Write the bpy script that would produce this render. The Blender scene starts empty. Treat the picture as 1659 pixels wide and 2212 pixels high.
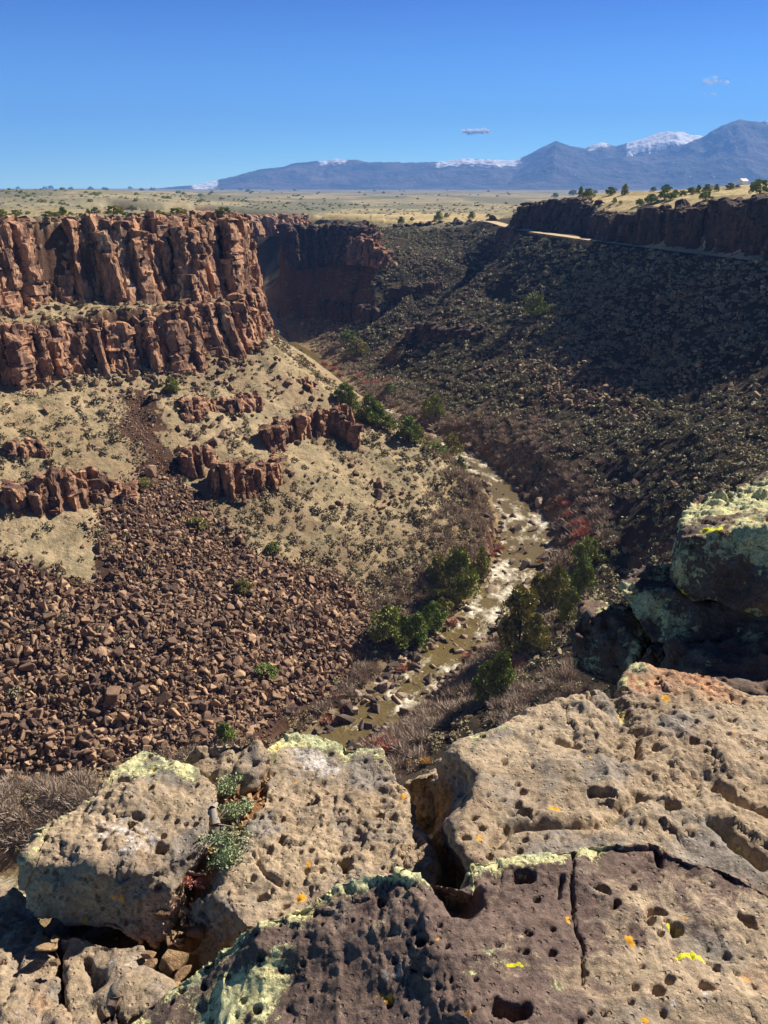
import bpy, bmesh, math, random
import numpy as np
from mathutils import Vector, Matrix, Euler

random.seed(7)
RNG = np.random.default_rng(7)
C = bpy.context.scene.collection
SC = bpy.context.scene

# ------------------------------------------------------------------ camera, light, exposure
PITCH = math.atan((512 - 404.0 * 0.462930) / 859.0)
FPX = 859.0
cam_d = bpy.data.cameras.new("camera")
cam = bpy.data.objects.new("camera", cam_d)
C.objects.link(cam)
cam.location = (0, 0, 0)
cam.rotation_euler = (math.pi / 2 - PITCH, 0, 0)
cam_d.sensor_fit = 'VERTICAL'
cam_d.sensor_height = 24.0
cam_d.lens = 24.0 * FPX / 1024.0
cam_d.clip_start = 0.05
cam_d.clip_end = 40000
SC.camera = cam

SUN_EL = math.radians(40)
SUN_AZ = math.radians(53)          # from +Y towards +X
SUNV = Vector((math.cos(SUN_EL) * math.sin(SUN_AZ), math.cos(SUN_EL) * math.cos(SUN_AZ), math.sin(SUN_EL)))
sd = bpy.data.lights.new("sun", 'SUN')
sd.energy = 5.0
sd.angle = math.radians(0.5)
sd.color = (1.0, 0.92, 0.80)
so = bpy.data.objects.new("sun", sd)
C.objects.link(so)
so.rotation_euler = SUNV.to_track_quat('Z', 'Y').to_euler()

W = bpy.data.worlds.new("World")
SC.world = W
W.use_nodes = True
wn = W.node_tree.nodes
bg = wn["Background"]
sky = wn.new("ShaderNodeTexSky")
sky.sky_type = 'NISHITA'
sky.sun_disc = False
sky.sun_elevation = SUN_EL
sky.sun_rotation = SUN_AZ
sky.altitude = 3000
sky.air_density = 1.0
sky.dust_density = 0.0
sky.ozone_density = 10.0
tc_ = wn.new("ShaderNodeTexCoord"); sx_ = wn.new("ShaderNodeSeparateXYZ")
W.node_tree.links.new(tc_.outputs["Generated"], sx_.inputs[0])
rm_ = wn.new("ShaderNodeValToRGB")          # deep desert blue: less red and green as the view climbs
for el_, (p_, c_) in zip([rm_.color_ramp.elements[0], rm_.color_ramp.elements.new(0.08), rm_.color_ramp.elements.new(0.18), rm_.color_ramp.elements.new(0.35), rm_.color_ramp.elements[-1]],
                         [(0.0, (1.5, 1.85, 1.65, 1)), (0.08, (.85, 1.22, 1.3, 1)), (0.18, (.37, .63, 1, 1)), (0.35, (.17, .27, .44, 1)), (0.6, (.10, .17, .28, 1))]):
    el_.position = p_; el_.color = c_
W.node_tree.links.new(sx_.outputs[2], rm_.inputs[0])
mu_ = wn.new("ShaderNodeVectorMath"); mu_.operation = 'MULTIPLY'
W.node_tree.links.new(sky.outputs[0], mu_.inputs[0]); W.node_tree.links.new(rm_.outputs[0], mu_.inputs[1])
W.node_tree.links.new(mu_.outputs[0], bg.inputs[0])
bg.inputs[1].default_value = 0.06
SC.view_settings.view_transform = 'Standard'
SC.view_settings.look = 'None'
SC.view_settings.gamma = 1
SC.view_settings.exposure = 1.0
SC.cycles.max_bounces = 4
SC.cycles.diffuse_bounces = 2
SC.cycles.glossy_bounces = 2
SC.cycles.volume_bounces = 0
SC.cycles.use_denoising = True

# ------------------------------------------------------------------ helpers
KD = 0.462930
SP, CP = math.sin(PITCH), math.cos(PITCH)

def ray(X, Y):
    a = (X * KD - 384) / FPX
    b = (512 - Y * KD) / FPX
    return np.array([a, CP + b * SP, -SP + b * CP])

def Pd(X, Y, d):
    r = ray(X, Y)
    return tuple(r * (d / r[1]))

def Pz(X, Y, z):
    r = ray(X, Y)
    return tuple(r * (z / r[2]))

def S(r, g, b):
    f = lambda c: (c / 255 / 12.92) if c / 255 <= 0.04045 else ((c / 255 + 0.055) / 1.055) ** 2.4
    return (f(r), f(g), f(b), 1.0)

def hash3(ix, iy, iz, seed):
    h = (ix.astype(np.uint32) * np.uint32(374761393) + iy.astype(np.uint32) * np.uint32(668265263)
         + iz.astype(np.uint32) * np.uint32(2147483647) + np.uint32((seed * 974634777 + 12345) & 0xffffffff))
    h = (h ^ (h >> np.uint32(13))) * np.uint32(1274126177)
    h = (h ^ (h >> np.uint32(16))) * np.uint32(2246822519)
    h = h ^ (h >> np.uint32(15))
    return h.astype(np.float64) / 4294967295.0

def vnoise(p, seed=0):
    f = np.floor(p)
    i = f.astype(np.int64)
    t = p - f
    t = t * t * t * (t * (t * 6 - 15) + 10)
    r = 0
    for dx in (0, 1):
        wx = t[:, 0] if dx else 1 - t[:, 0]
        for dy in (0, 1):
            wy = t[:, 1] if dy else 1 - t[:, 1]
            for dz in (0, 1):
                wz = t[:, 2] if dz else 1 - t[:, 2]
                r = r + wx * wy * wz * hash3(i[:, 0] + dx, i[:, 1] + dy, i[:, 2] + dz, seed)
    return r * 2 - 1

def fbm(p, scale, octaves=4, seed=0, gain=0.5, ridged=False):
    p = np.asarray(p, float)
    q = p / scale
    if q.shape[1] == 2:
        q = np.concatenate([q, np.zeros((len(q), 1))], 1)
    r = np.zeros(len(q)); a = 1.0; tot = 0
    for o in range(octaves):
        n = vnoise(q + 17.3 * o, seed + o)
        if ridged:
            n = 1 - 2 * np.abs(n)
        r += a * n; tot += a
        a *= gain; q = q * 2.03
    return r / tot

def sstep(a, b, x):
    t = np.clip((x - a) / (b - a), 0, 1)
    return t * t * (3 - 2 * t)

def mesh_np(name, V, F, mat=None, smooth=False, col=None, attrs=None):
    """F: list of (n,k) int arrays"""
    me = bpy.data.meshes.new(name)
    V = np.asarray(V, np.float32)
    if not isinstance(F, list):
        F = [F]
    F = [np.asarray(f, np.int32) for f in F if len(f)]
    loops = np.concatenate([f.ravel() for f in F])
    counts = np.concatenate([np.full(len(f), f.shape[1], np.int32) for f in F])
    starts = np.concatenate([[0], np.cumsum(counts)[:-1]]).astype(np.int32)
    me.vertices.add(len(V)); me.vertices.foreach_set("co", V.ravel())
    me.loops.add(len(loops)); me.loops.foreach_set("vertex_index", loops)
    me.polygons.add(len(counts)); me.polygons.foreach_set("loop_start", starts)
    me.polygons.foreach_set("loop_total", counts)
    me.update(calc_edges=True)
    me.polygons.foreach_set("use_smooth", np.full(len(counts), smooth, bool))
    if col is not None:
        c = np.ones((len(V), 4), np.float32); c[:, :3] = col
        a = me.color_attributes.new("Col", 'FLOAT_COLOR', 'POINT')
        a.data.foreach_set("color", c.ravel())
    for k, v in (attrs or {}).items():
        a = me.attributes.new(k, 'FLOAT', 'POINT')
        a.data.foreach_set("value", np.asarray(v, np.float32))
    if mat:
        me.materials.append(mat)
    me.update()
    return me

def link(name, me, parent=None):
    o = bpy.data.objects.new(name, me)
    C.objects.link(o)
    if parent:
        o.parent = parent
    return o

def tag(o, label=None, cat=None, group=None, kind=None):
    if label: o["label"] = label
    if cat: o["category"] = cat
    if group: o["group"] = group
    if kind: o["kind"] = kind
    return o

def empty(name, loc):
    o = bpy.data.objects.new(name, None)
    C.objects.link(o); o.location = loc
    o.empty_display_size = 0.2
    return o

def polydist(pts, line):
    """distance in plan of pts (n,2) to a polyline; also fraction index and side sign"""
    best = np.full(len(pts), 1e9); side = np.zeros(len(pts)); prm = np.zeros(len(pts))
    L = np.asarray(line, float)
    for k in range(len(L) - 1):
        a, b = L[k, :2], L[k + 1, :2]
        d = b - a
        t = np.clip(((pts - a) @ d) / (d @ d), 0, 1)
        q = a + t[:, None] * d
        e = pts - q
        dist = np.hypot(e[:, 0], e[:, 1])
        s = d[0] * e[:, 1] - d[1] * e[:, 0]
        m = dist < best
        best[m] = dist[m]; side[m] = np.sign(s[m]); prm[m] = k + t[m]
    return best, side, prm

def inpoly(pts, poly):
    P = np.asarray(poly, float)[:, :2]
    x, y = pts[:, 0], pts[:, 1]
    r = np.zeros(len(pts), bool)
    j = len(P) - 1
    for i in range(len(P)):
        xi, yi, xj, yj = P[i, 0], P[i, 1], P[j, 0], P[j, 1]
        c = ((yi > y) != (yj > y)) & (x < (xj - xi) * (y - yi) / (yj - yi + 1e-12) + xi)
        r ^= c
        j = i
    return r

# ------------------------------------------------------------------ node materials
class Mat:
    def __init__(s, name, rough=0.95, spec=0.1):
        s.m = bpy.data.materials.new(name)
        s.m.use_nodes = True
        s.t = s.m.node_tree
        s.b = s.t.nodes["Principled BSDF"]
        s.b.inputs["Roughness"].default_value = rough
        s.b.inputs["Specular IOR Level"].default_value = spec
        s.co = None
    def n(s, typ, **kw):
        x = s.t.nodes.new(typ)
        for k, v in kw.items():
            setattr(x, k, v)
        return x
    def l(s, a, b):
        s.t.links.new(a, b)
    def setin(s, sock, v):
        if hasattr(v, "type") and hasattr(v, "is_linked"):
            s.l(v, sock)
        else:
            sock.default_value = v
    def coord(s, kind="Object", scale=None):
        if s.co is None:
            s.co = s.n("ShaderNodeTexCoord")
        o = s.co.outputs[kind]
        if scale is not None:
            mp = s.n("ShaderNodeMapping")
            mp.inputs["Scale"].default_value = scale
            s.l(o, mp.inputs[0]); o = mp.outputs[0]
        return o
    def noise(s, scale, detail=4, rough=0.55, vec=None, dist=0.0):
        x = s.n("ShaderNodeTexNoise")
        x.inputs["Scale"].default_value = scale
        x.inputs["Detail"].default_value = detail
        x.inputs["Roughness"].default_value = rough
        x.inputs["Distortion"].default_value = dist
        s.l(vec if vec is not None else s.coord(), x.inputs["Vector"])
        return x.outputs[0]
    def voro(s, scale, vec=None, feature='F1', out=0, rnd=1.0):
        x = s.n("ShaderNodeTexVoronoi", feature=feature)
        x.inputs["Scale"].default_value = scale
        x.inputs["Randomness"].default_value = rnd
        s.l(vec if vec is not None else s.coord(), x.inputs["Vector"])
        return x.outputs[out]
    def ramp(s, fac, stops, interp='LINEAR'):
        x = s.n("ShaderNodeValToRGB")
        x.color_ramp.interpolation = interp
        e = x.color_ramp.elements
        while len(e) < len(stops):
            e.new(0.5)
        for el, (p, c) in zip(e, stops):
            el.position = p
            el.color = c if hasattr(c, "__len__") else (c, c, c, 1)
        s.l(fac, x.inputs[0])
        return x.outputs[0]
    def mix(s, fac, a, b, mode='MIX'):
        x = s.n("ShaderNodeMix", data_type='RGBA', blend_type=mode)
        s.setin(x.inputs[0], fac); s.setin(x.inputs[6], a); s.setin(x.inputs[7], b)
        return x.outputs[2]
    def math(s, op, a, b=0.0):
        x = s.n("ShaderNodeMath", operation=op)
        s.setin(x.inputs[0], a); s.setin(x.inputs[1], b)
        return x.outputs[0]
    def attr(s, name, out="Fac"):
        x = s.n("ShaderNodeAttribute"); x.attribute_name = name
        return x.outputs[out]
    def rnd(s):
        return s.n("ShaderNodeObjectInfo").outputs["Random"]
    def bump(s, h, strength=0.5, distance=0.1):
        x = s.n("ShaderNodeBump")
        x.inputs["Strength"].default_value = strength
        x.inputs["Distance"].default_value = distance
        s.l(h, x.inputs["Height"])
        s.l(x.outputs[0], s.b.inputs["Normal"])
    def color(s, c):
        s.setin(s.b.inputs["Base Color"], c)
        return s

def m_foliage(name, c1, c2, c3=None):
    m = Mat(name, 0.9, 0.05)
    geo = m.n("ShaderNodeNewGeometry")
    isl = geo.outputs["Random Per Island"]
    c = m.mix(isl, c1, c2)
    if c3:
        c = m.mix(m.ramp(m.noise(0.45, 3), [(0.42, 0), (0.6, .7)]), c, c3)
        c = m.mix(m.math('MULTIPLY', m.rnd(), 0.7), c, c3)
    m.color(c)
    return m.m

# ------------------------------------------------------------------ the lie of the land
def zline(*pts): return [Pz(*p) for p in pts]
def dline(*pts): return [Pd(*p) for p in pts]

RIVER = [(-110, 560, -48), (-78, 480, -51), (-52, 400, -54), (-40, 340, -56.3)] + zline(
    (668, 770, -57.4), (735, 835, -58.2), (775, 862, -58.5), (850, 900, -59), (930, 945, -59.5), (1000, 985, -60), (1080, 1050, -60.5),
    (1128, 1120, -61), (1130, 1185, -61.5), (1100, 1240, -61.8), (1065, 1290, -62), (1030, 1345, -62.4),
    (985, 1390, -62.7), (925, 1445, -63), (875, 1495, -63.3), (800, 1550, -63.7), (735, 1600, -64.1), (600, 1710, -64.6), (380, 1830, -65),
    (80, 1930, -65.4), (-300, 1990, -65.8))
RHW = [4, 4, 4, 4, 4, 3.5, 3.2, 2.8, 2.8, 3.0, 4.2, 6.0, 6.6, 5.5, 5.0, 4.6, 4.6, 4.6, 4.8, 4.6, 4.2, 4, 4, 4, 4.5]
RIVER = np.array(RIVER); RHW = np.array(RHW, float) * np.where(np.arange(len(RHW)) > 9, 0.74, 0.9)

def offset_line(L, hw):
    L = np.asarray(L, float)
    T = np.gradient(L[:, :2], axis=0)
    T /= np.linalg.norm(T, axis=1)[:, None]
    N = np.stack([-T[:, 1], T[:, 0]], 1)
    a = L.copy(); b = L.copy()
    a[:, :2] += N * np.asarray(hw)[:, None]; b[:, :2] -= N * np.asarray(hw)[:, None]
    return a, b

ROAD = np.array(dline((1010, 476, 420), (1060, 478, 395), (1082, 484, 374), (1100, 490, 352), (1150, 500, 327), (1230, 511, 303), (1300, 521, 285),
                      (1450, 540, 252), (1560, 553, 234), (1665, 566, 216)) + [(106, 186, -16.5), (116, 150, -16.5), (122, 110, -16.5), (120, 60, -16)])
RIM_L = dline((-500, 500, 115), (-150, 493, 135), (0, 488, 145), (130, 480, 156), (330, 475, 168), (506, 470, 183))
RIM_L_BACK = [Pd(506, 470, 183)] + [(-33, 200, -7), (-38, 230, -8), (-46, 262, -9), (-52, 300, -11), (-62, 340, -12.5), (-85, 400, -13.5), (-120, 470, -14), (-180, 560, -13)]
LEDGE1 = dline((-500, 672, 112), (-150, 662, 133), (0, 655, 142.5), (150, 650, 153), (300, 640, 161), (440, 632, 171), (508, 624, 177))
LEDGE2 = dline((-500, 730, 109), (-150, 712, 129), (0, 700, 138), (150, 690, 147), (300, 664, 155), (450, 650, 165), (520, 642, 171))
BASE2 = dline((-500, 850, 106), (-150, 835, 126), (0, 822, 135), (100, 800, 141), (250, 790, 149), (440, 780, 158), (500, 760, 164), (548, 732, 170))
BASE2_BACK = [Pd(548, 732, 170), (-26, 195, -30), (-31, 225, -34), (-37, 260, -40), (-47, 300, -45), (-58, 345, -46), (-80, 400, -44), (-115, 470, -42), (-170, 560, -40)]
SIL = dline((572, 722, 170), (650, 800, 170), (745, 870, 168), (850, 925, 165), (950, 985, 161), (1035, 1055, 156))
TOE_L = dline((-200, 1720, 74), (0, 1690, 79), (400, 1640, 83), (640, 1530, 94), (760, 1450, 103), (815, 1340, 116), (1000, 1280, 125), (1040, 1200, 137), (1060, 1110, 150))
RIM_R = dline((1288, 458, 318), (1330, 474, 290), (1450, 452, 258), (1560, 443, 240), (1660, 436, 224)) + [(112, 190, -3.0), (122, 150, -2.5), (128, 110, -2.5), (126, 60, -2), (110, 30, -2), (70, 14, -2), (30, 8, -2)]
RIMBASE_R = dline((1285, 508, 312), (1310, 512, 288), (1450, 532, 256), (1560, 546, 237), (1660, 558, 221)) + [(109, 188, -15.5), (119, 150, -15.5), (125, 110, -15.5), (123, 62, -15), (108, 36, -15), (70, 19, -14), (30, 13, -14)]
PROM_T = dline((1112, 452, 348), (1150, 441, 340), (1200, 433, 335), (1268, 432, 327), (1292, 446, 322))
PROM_B = dline((1108, 480, 347), (1150, 490, 335), (1200, 498, 325), (1262, 507, 316), (1296, 509, 305))
FARWALL_T = dline((600, 489, 396), (660, 487, 398), (720, 485, 398), (770, 487, 388), (800, 503, 376))
FARWALL_B = dline((572, 702, 372), (600, 698, 376), (660, 688, 383), (740, 690, 370), (800, 700, 346))
NOSE = dline((800, 503, 376), (836, 560, 360), (800, 612, 350), (815, 680, 337))
GULLY_T = dline((850, 492, 400), (930, 486, 408), (1000, 481, 405), (1075, 475, 398))
GULLY_B = dline((900, 540, 380), (960, 535, 385), (1020, 515, 388))
CREST1 = dline((1045, 508, 366), (960, 570, 345), (880, 650, 325), (800, 715, 310))
GUL1 = dline((1020, 530, 372), (940, 590, 358), (860, 668, 338), (790, 722, 325))
CREST2 = dline((1120, 522, 340), (1100, 546, 332), (1030, 598, 316), (960, 655, 300), (850, 752, 280))
GUL2 = dline((1080, 575, 343), (1000, 645, 323), (920, 712, 306), (840, 765, 293))
FOOT_R = dline((780, 770, 300), (870, 800, 270), (1000, 880, 222), (1130, 940, 192), (1250, 1020, 164), (1330, 1130, 143), (1350, 1250, 123), (1330, 1350, 101), (1250, 1470, 87), (1000, 1680, 74), (700, 1800, 66))
MID_R = dline((1060, 640, 298), (1230, 700, 246), (1400, 800, 205), (1500, 900, 168), (1560, 1000, 133), (1659, 1080, 100))
MESA = [dline((680, 476, 440), (850, 474, 440), (1000, 470, 440)), dline((700, 466, 520), (900, 462, 520), (1050, 456, 540)),
        dline((1250, 420, 380), (1400, 414, 360), (1659, 396, 340), (1800, 390, 320)), dline((1300, 436, 330), (1450, 430, 300), (1600, 420, 265), (1700, 415, 240)),
        dline((0, 472, 175), (250, 466, 185), (480, 464, 205)), dline((-300, 445, 260), (100, 452, 260), (450, 455, 260)),
        [(-300, 420, -4), (-200, 450, -8), (-120, 560, -13)], [(-300, 560, -8), (-150, 565, -12)],
        [(-40, 565, -16), (60, 565, -16)], [(120, 480, -6), (150, 565, -10)], [(200, 440, 0.5), (260, 560, -2)], [(300, 300, 2), (315, 560, 0)],
        dline((520, 469, 500), (600, 468, 520), (680, 467, 540))]
FARC_B = [(-98, 500, -46), (-78, 470, -47), (-60, 430, -48)]
NEAR = [[(-60, -4, -3), (-14, -3, -3), (-2, 0.5, -2.7), (2, 1, -2.7), (4, 4.5, -3.2), (8, 6, -3.2), (30, 8, -2.4)], [(-60, -8, -2.6), (60, -8, -2.4)],
        [(-60, 4, -26), (-14, 4, -28), (-2, 4.8, -30), (3, 5.8, -30), (6, 10, -28), (12, 13, -26), (32, 17, -22)],
        [(-60, 50, -61.5), (-20, 48, -61.5), (0, 58, -60), (20, 60, -54)], dline((-200, 1760, 72), (0, 1750, 74), (200, 1700, 77)),
        [(40, 62, -47), (49, 85, -40)]]

GX0, GX1, GY0, GY1 = -330, 330, -12, 572
nx, ny = GX1 - GX0 + 1, GY1 - GY0 + 1

def raster(lines, f):
    h, w = (ny + f - 1) // f, (nx + f - 1) // f
    s = np.zeros((h, w)); c = np.zeros((h, w))
    for L in lines:
        L = np.asarray(L, float)
        for k in range(len(L) - 1):
            n = max(2, int(np.linalg.norm(L[k + 1, :2] - L[k, :2]) / 0.4))
            t = np.linspace(0, 1, n)[:, None]
            q = L[k] * (1 - t) + L[k + 1] * t
            ix = np.round((q[:, 0] - GX0) / f).astype(int); iy = np.round((q[:, 1] - GY0) / f).astype(int)
            m = (ix >= 0) & (ix < w) & (iy >= 0) & (iy < h)
            np.add.at(s, (iy[m], ix[m]), q[m, 2]); np.add.at(c, (iy[m], ix[m]), 1)
    m = c > 0
    s[m] /= c[m]
    return s, m

ra, rb = offset_line(RIVER, RHW + 0.6); ra[:, 2] += 0.15; rb[:, 2] += 0.15
rc = RIVER.copy(); rc[:, 2] -= 0.7
rda, rdb = offset_line(ROAD, np.full(len(ROAD), 2.6))
LINES = [ra, rb, rc, rda, rdb, RIM_L, RIM_L_BACK, LEDGE1, LEDGE2, BASE2, BASE2_BACK, SIL, TOE_L, RIM_R, RIMBASE_R, PROM_T, PROM_B, FARWALL_T, FARWALL_B,
         NOSE, GULLY_T, GULLY_B, CREST1, GUL1, CREST2, GUL2, FOOT_R, MID_R, FARC_B] + MESA + NEAR
Z = None
for f, it in ((8, 500), (4, 300), (2, 200), (1, 160)):
    s, m = raster(LINES, f)
    if Z is None:
        Z = np.full(s.shape, -20.0)
    else:
        Z = np.repeat(np.repeat(Z, 2, 0), 2, 1)
        Z = np.pad(Z, ((0, max(0, s.shape[0] - Z.shape[0])), (0, max(0, s.shape[1] - Z.shape[1]))), mode='edge')[:s.shape[0], :s.shape[1]]
    for k in range(it):
        Z[m] = s[m]
        P = np.pad(Z, 1, mode='edge')
        Z = 0.25 * (P[:-2, 1:-1] + P[2:, 1:-1] + P[1:-1, :-2] + P[1:-1, 2:])
    Z[m] = s[m]
GRID = Z

def plain(x, y):
    p = np.stack([x, y], 1)
    n = fbm(p, 260, 3, 41)
    left = sstep(0.02, 0.34, -x / np.maximum(y, 1))
    base = -16.0 + left * (7.5 * sstep(5000, 600, y) + 2.0)
    right = sstep(0.2, 0.42, x / np.maximum(y, 1)) * sstep(1300, 560, y) * 14
    hills = n * (2.0 + 4.5 * left) * sstep(560, 800, y) * sstep(4000, 900, y)
    return base + right + hills - 6.0 * sstep(1500, 4000, y) * (1 - left) * 0.4

def H(x, y, fine=True):
    x = np.asarray(x, float).ravel(); y = np.asarray(y, float).ravel()
    gx = np.clip(x - GX0, 0, nx - 1.001); gy = np.clip(y - GY0, 0, ny - 1.001)
    ix = gx.astype(int); iy = gy.astype(int)
    tx = gx - ix; ty = gy - iy
    g = (GRID[iy, ix] * (1 - tx) * (1 - ty) + GRID[iy, ix + 1] * tx * (1 - ty) + GRID[iy + 1, ix] * (1 - tx) * ty + GRID[iy + 1, ix + 1] * tx * ty)
    e = np.maximum(np.abs(x) - (GX1 - 60), y - (GY1 - 60)) / 60
    w = np.clip(e, 0, 1); w = w * w * (3 - 2 * w)
    out = (x < GX0) | (x > GX1) | (y > GY1)
    w = np.where(out, 1, w)
    z = g * (1 - w) + plain(x, np.maximum(y, 400)) * w
    p = np.stack([x, y], 1)
    # gentle rolling of the mesa on the left
    hx = np.exp(-(((x + 150) / 90) ** 2 + ((y - 330) / 50) ** 2)) * 3.0 + np.exp(-(((x + 60) / 80) ** 2 + ((y - 480) / 60) ** 2)) * 1.5
    z = z + hx * (z > -16) * sstep(215, 300, y) * (x < 0)
    if fine:
        near = (y < 620) & (np.abs(x) < 340)
        amp = np.zeros(len(x)); q = p[near]
        if len(q):
            dr, _, pr = polydist(q, RIVER)
            hw = np.interp(pr, np.arange(len(RHW)), RHW)
            dd, _, _ = polydist(q, ROAD)
            msk = sstep(0.0, 6, dr - hw - 0.5) * sstep(2.8, 5, dd)
            cany = sstep(-14, -20, z[near])
            n = fbm(q, 14, 3, 3) * 1.3 * cany + fbm(q, 3.2, 3, 9) * (0.35 + 0.25 * cany)
            add = np.zeros(len(x)); add[near] = n * msk
            z = z + add
    return z

_T = np.concatenate([np.arange(20, 420, 0.12), 420 * 1.003 ** np.arange(0, 1000)])
def hit(X, Y):
    r = ray(X, Y)
    p = _T[:, None] * r
    z = H(p[:, 0], p[:, 1])
    k = np.argmax(p[:, 2] < z)
    if k == 0:
        k = len(_T) - 1
    return np.array([p[k, 0], p[k, 1], z[k]])

def plan(poly):
    return np.array([hit(*q) for q in poly])

# plan-view zones
Z_TALUS = plan([(300, 1005), (400, 1050), (480, 1115), (555, 1200), (700, 1235), (805, 1290), (810, 1340), (745, 1450), (640, 1520), (540, 1590), (300, 1650), (0, 1690), (-200, 1700),
                (-200, 1180), (0, 1210), (110, 1250), (200, 1290), (245, 1250), (215, 1190), (195, 1150), (265, 1080)])
Z_STREAK = plan([(235, 850), (310, 850), (335, 950), (400, 1050), (300, 1010), (250, 930)])
Z_PILE = plan([(1190, 740), (1260, 770), (1330, 830), (1440, 900), (1330, 900), (1200, 870), (1100, 800)])

RIVX = RIVER
def zones(x, y, z):
    p = np.stack([x, y], 1)
    dr, side, pr = polydist(p, RIVER)
    hw = np.interp(pr, np.arange(len(RHW)), RHW)
    can = sstep(-15, -19, z) * (y < 600)
    can = np.where((x > 25) & (y < 400), sstep(-6.8, -9, z), can)
    left = (side < 0)          # looking downstream the left-hand slope lies on the right-hand side; fixed below
    jit = np.stack([fbm(p, 5, 4, 71, .65), fbm(p, 5, 4, 72, .65)], 1) * 5.0
    q = p + jit
    tal = inpoly(q, Z_TALUS) | inpoly(q, Z_STREAK)
    pile = inpoly(q, Z_PILE)
    return dr - hw, side, can, tal, pile
_s = polydist(np.array([[-40.0, 110.0]]), RIVER)[1][0]
LEFTSIGN = _s

# ------------------------------------------------------------------ terrain mesh (a fan of rings, finest where the canyon lies)
th = np.radians(np.concatenate([np.arange(-78, -33, 0.8), np.arange(-33, 33, 0.085), np.arange(33, 78.1, 0.8)]))
rr = np.concatenate([np.arange(1.0, 56, 1.5), np.arange(56, 300, 0.38), np.arange(300, 470, 0.8), 470 * 1.022 ** np.arange(0, 138)])
rr = rr[rr < 9000]
TH, RR = np.meshgrid(th, rr)
tx_, ty_ = (RR * np.sin(TH)).ravel(), (RR * np.cos(TH)).ravel()
tz = H(tx_, ty_)
TV = np.stack([tx_, ty_, tz], 1)
na, nr = len(th), len(rr)
i = np.arange(na - 1)[None, :] + na * np.arange(nr - 1)[:, None]
TF = np.stack([i, i + 1, i + 1 + na, i + na], -1).reshape(-1, 4)
dr, side, can, tal, pile = zones(tx_, ty_, tz)
P2 = TV[:, :2]
nA = fbm(P2, 9, 4, 21) * 0.5 + 0.5
nB = fbm(P2, 2.2, 3, 22) * 0.5 + 0.5
nC = fbm(P2, 40, 3, 23) * 0.5 + 0.5
def C3(*c): return np.array(S(*c)[:3])
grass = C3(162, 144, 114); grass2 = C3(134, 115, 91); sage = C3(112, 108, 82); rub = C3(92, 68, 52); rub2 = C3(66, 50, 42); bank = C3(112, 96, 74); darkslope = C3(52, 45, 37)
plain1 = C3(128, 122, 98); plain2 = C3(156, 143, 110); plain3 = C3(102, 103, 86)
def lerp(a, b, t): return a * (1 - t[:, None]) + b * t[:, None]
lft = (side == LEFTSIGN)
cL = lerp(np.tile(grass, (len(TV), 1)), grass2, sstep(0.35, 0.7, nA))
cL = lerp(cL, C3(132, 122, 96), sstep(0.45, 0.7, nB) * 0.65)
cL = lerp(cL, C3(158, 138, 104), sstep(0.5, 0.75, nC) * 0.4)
cR = lerp(np.tile(darkslope, (len(TV), 1)), C3(72, 63, 50), sstep(0.35, 0.65, nA))  # right-hand soil darkened to stand in for shade between its bushes
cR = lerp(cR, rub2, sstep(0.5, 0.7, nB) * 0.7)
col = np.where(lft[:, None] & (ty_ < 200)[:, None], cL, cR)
col = lerp(col, lerp(np.tile(bank, (len(TV), 1)), C3(150, 128, 92), nB), sstep(11, 4, dr))
ct = lerp(np.tile(rub, (len(TV), 1)), rub2, nB)
col = np.where((tal | pile)[:, None], ct, col)
cp = lerp(np.tile(plain1, (len(TV), 1)), plain2, sstep(0.42, 0.62, nA * 0.4 + nC * 0.6))
cp = lerp(cp, plain3, sstep(0.45, 0.62, fbm(P2 * np.array([1, 0.35]), 70, 4, 29) * 0.5 + 0.5) * 0.8)
cp = np.where(((tx_ > 60) & (ty_ < 430))[:, None], lerp(np.tile(C3(184, 164, 120), (len(TV), 1)), C3(152, 138, 100), sstep(0.45, 0.7, nA)), cp)
mg = inpoly(P2, plan([(660, 477), (700, 464), (900, 458), (1090, 466), (1080, 473), (930, 482), (800, 482)]))
cp = np.where(mg[:, None], lerp(np.tile(C3(186, 166, 122), (len(TV), 1)), C3(158, 142, 102), sstep(0.4, 0.7, nA)), cp)
col = lerp(cp, col, can)
gy_, gx_ = np.gradient(GRID)
gm = np.hypot(gx_, gy_)[np.clip(np.round(ty_ - GY0).astype(int), 0, ny - 1), np.clip(np.round(tx_ - GX0).astype(int), 0, nx - 1)]
gm = np.where((ty_ < GY1) & (np.abs(tx_) < GX1), gm, 0)
col = lerp(col, lerp(np.tile(C3(128, 98, 78), (len(TV), 1)), rub2, nB), sstep(0.95, 1.4, gm + 0.25 * (nB - .5)) * ((tz < -12.5) | (ty_ < 200) | (tx_ > 0)))
m = Mat("canyon_soil")
nz = m.noise(1.3, 5, 0.7)
nz2 = m.noise(0.16, 3)
c = m.mix(1.0, m.attr("Col", "Color"), m.ramp(nz, [(0.25, 0.55), (0.5, 1.0), (0.75, 1.45)]), 'MULTIPLY')
m.color(c)
m.bump(m.noise(2.2, 6, 0.7), 0.8, 0.35)
MAT_SOIL = m.m
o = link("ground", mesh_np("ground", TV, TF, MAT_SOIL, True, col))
tag(o, kind="structure")

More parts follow.
